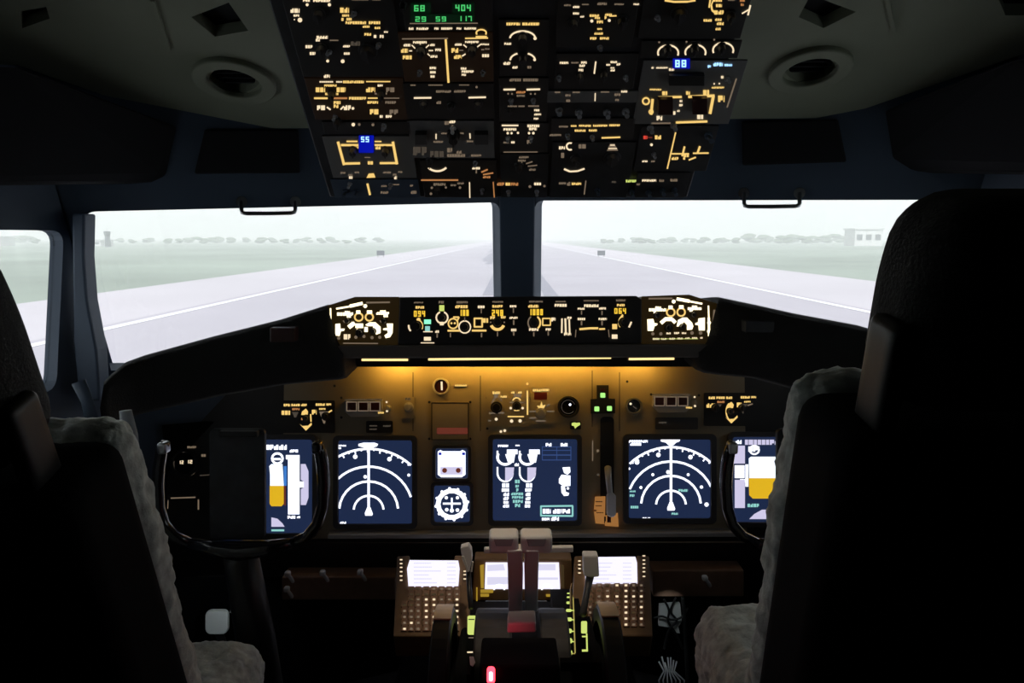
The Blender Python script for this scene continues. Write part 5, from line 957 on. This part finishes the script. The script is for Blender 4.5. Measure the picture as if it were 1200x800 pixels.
omod('lowest overhead module right of centre with a wavy white mark and small trapezoid', 645, 166, 741, 232, T(W_, (655, 171.5, 662, 175)) + [('a', 668, 171.5, 4, 4, 60, 300, 2, 'W'), ('p', [(715, 168.5), (720, 168.3), (724.5, 176.5), (711, 176.8)], 'D'), ('l', 715, 170, 720.5, 170, 1.2, 'W'), ('l', 713, 174, 723, 174, 1.2, 'W')] + T(D_, (678, 169, 686.5, 174)) + T(D_, (657.5, 179, 662, 185), (673.5, 184.5, 679, 187.4)) + Ln(W_, (661, 198, 668, 201, 2.2), (677, 200.4, 685, 197.6, 2)) + Ln(W_, (668, 201, 677, 200.4, 2)) + T(D_, (655, 213.6, 663.5, 216)) + T('D', (664.5, 213.2, 668.5, 217.5)) + T(Y_, (670, 214, 681, 216.8)) + Ln(D_, (686.6, 211.5, 684.6, 228, 1.4)) + T('E', (717, 212, 722, 214.5)), [(675, 192, 6), (718, 190, 9, .012)], [(700, 222, 1.2, 'frame')], m='panel')
omod('top right overhead module with curly yellow strokes', 752, -30, 879, 46, Ln(Y_, (779, .5, 790, 2.2, 2.3), (790, 2.2, 806, 2, 2.3), (806, 2, 815, .5, 2), (832.5, -1, 831, 9, 1.9), (836.5, -1, 833.5, 6, 1.6), (833.5, 6, 834.5, 12, 2.2), (834.5, 12, 840, 16.5, 2.4)) + T(Y_, (836, -1, 846, 2), (839, 4.8, 846, 8.4), (837, 12.2, 848, 17), (824.5, 22.5, 834.5, 25.4), (838, 21.5, 846, 24.4), (840, 26, 848, 29.4), (838.5, 32.5, 844.5, 35.4)) + T(D_, (853, -1, 862, 1)) + T(O_, (867, -1, 873, 2), (868, 4, 871.5, 7)) + Ln('W', (879.5, 6, 876.5, 18, 2), (869.5, 16, 878, 11, 1.6)), [(797, 22, 9), (858, 24, 6)], [(770, 20)])
omod('overhead module with a row of three small white rings, above the right blue display', 750, 47, 868, 69, [x for cx, cy in ((783, 62), (815, 61.5), (847.5, 59)) for x in (('a', cx, cy, 12, 9, -20, 200, 2, 'W'), ('d', cx-10.5, cy-13+.5, 1.3, 'D'))], [(783, 63, 5), (815, 62, 5), (847, 60, 5)], ())
gm = T(W_, (763.5, 78.2, 766, 80.5), (769, 78.5, 783, 80.4), (784, 80, 790, 83)) + [('b', 788.5, 68.5, 808.5, 80.5, 'b'), ('n', '88', 790.5, 70.2, 805.5, 78.8, 'B')] + T('B', (829.5, 76.5, 833, 79.5), (836, 73.5, 847, 77.5), (849, 75, 858, 77.5)) + T(W_, (845, 89, 848, 92)) + Dt(W_, (837, 98.2, 1), (843, 98, 1)) + T(Y_, (761.5, 104, 775, 106), (834, 101.6, 848.5, 103.8), (776, 107, 782, 111.5), (804, 107, 808.5, 111), (824, 105.5, 831, 111), (841.5, 112, 849, 119.5))
gm += Ln(Y_, (771, 114.1, 799, 113.6, 2.6), (806.5, 113.4, 837.5, 112.2, 3.2), (764.8, 116, 763, 134.5, 3), (836, 112.5, 832, 133.5, 3.4), (792, 143.6, 829, 142.3, 2.5)) + Ln(D_, (763.5, 144.5, 786, 144.3, 1.8), (863, 92, 852, 126, 1.8)) + [('a', 757, 118.5, 3.8, 3.8, 0, 360, 2, 'Y'), ('a', 763, 131, 2.3, 2.3, 0, 360, 1.4, 'Y')] + T(W_, (796.5, 117.3, 799.5, 119.6), (796, 122, 800, 124.6), (793.5, 128.8, 796.5, 131), (785.5, 130.4, 791.5, 134.4), (769.5, 135.8, 776, 141), (817, 134.5, 824, 139.5))
omod('grey overhead module with a blue display, a large round knob and yellow brackets', 747, 70, 866, 146, gm, [], [(852, 92)], m='modgrey', guards=[(784, 89, 826, 101, 'black', .010), (771, 117, 789, 135, 'redface', .01), (811.5, 116, 829.5, 134.5, 'redface', .01)])
omod('overhead module at the right edge with a slanted yellow line and red lit label', 746, 147, 836, 201, T('R', (754, 159, 758.5, 163)) + T(Y_, (767.5, 158.6, 775.5, 163.2)) + T('M', (759, 160, 764.5, 162)) + Dt(W_, (763.5, 169.6, 1.7)) + T(W_, (752.5, 188, 759, 190)) + T(D_, (763, 188, 767.5, 190)) + Ln(Y_, (791.8, 155, 782, 197.8, 1.6), (787, 180.2, 807.5, 180.2, 1.7), (812, 179.6, 830.5, 179.3, 1.8), (802.3, 171.5, 799.5, 183, 2.2), (820.3, 171.3, 817.5, 179, 2.4), (807, 187.6, 815.5, 184.2, 1.8)) + T(Y_, (787, 184, 795, 187.4), (800.5, 183.4, 803, 187), (801, 180.5, 808, 184)), (), [(762, 149, 1.3), (789, 146, 1.3), (830, 158, 1.6, 'frame'), (766, 180)], m='panel')
omod('lowest overhead module on the right with a row of pale green bars', 744, 202, 806, 232, T('W', (752.5, 210.2, 769, 212.8)) + T('D', (785.5, 209.6, 794.5, 212.6), (772.5, 210.2, 778, 213), (746, 214.8, 750, 217)) + T('g', (733.5, 210.6, 745.5, 213.6)), (), [(740, 224, 1.3, 'frame'), (760, 225, 1.3, 'frame'), (776, 222, 1.3, 'frame'), (790, 222, 1.3, 'frame')], m='panel')

# ================================================================== RENDER LOOK
SC.view_settings.view_transform = 'Standard'; SC.view_settings.look = 'None'; SC.view_settings.gamma = 1; SC.view_settings.exposure = 0
SC.view_settings.use_curve_mapping = False
SC.cycles.max_bounces = 6; SC.cycles.volume_bounces = 1; SC.cycles.sample_clamp_indirect = 4
SC.cycles.use_denoising = True
bpy.context.view_layer.update()
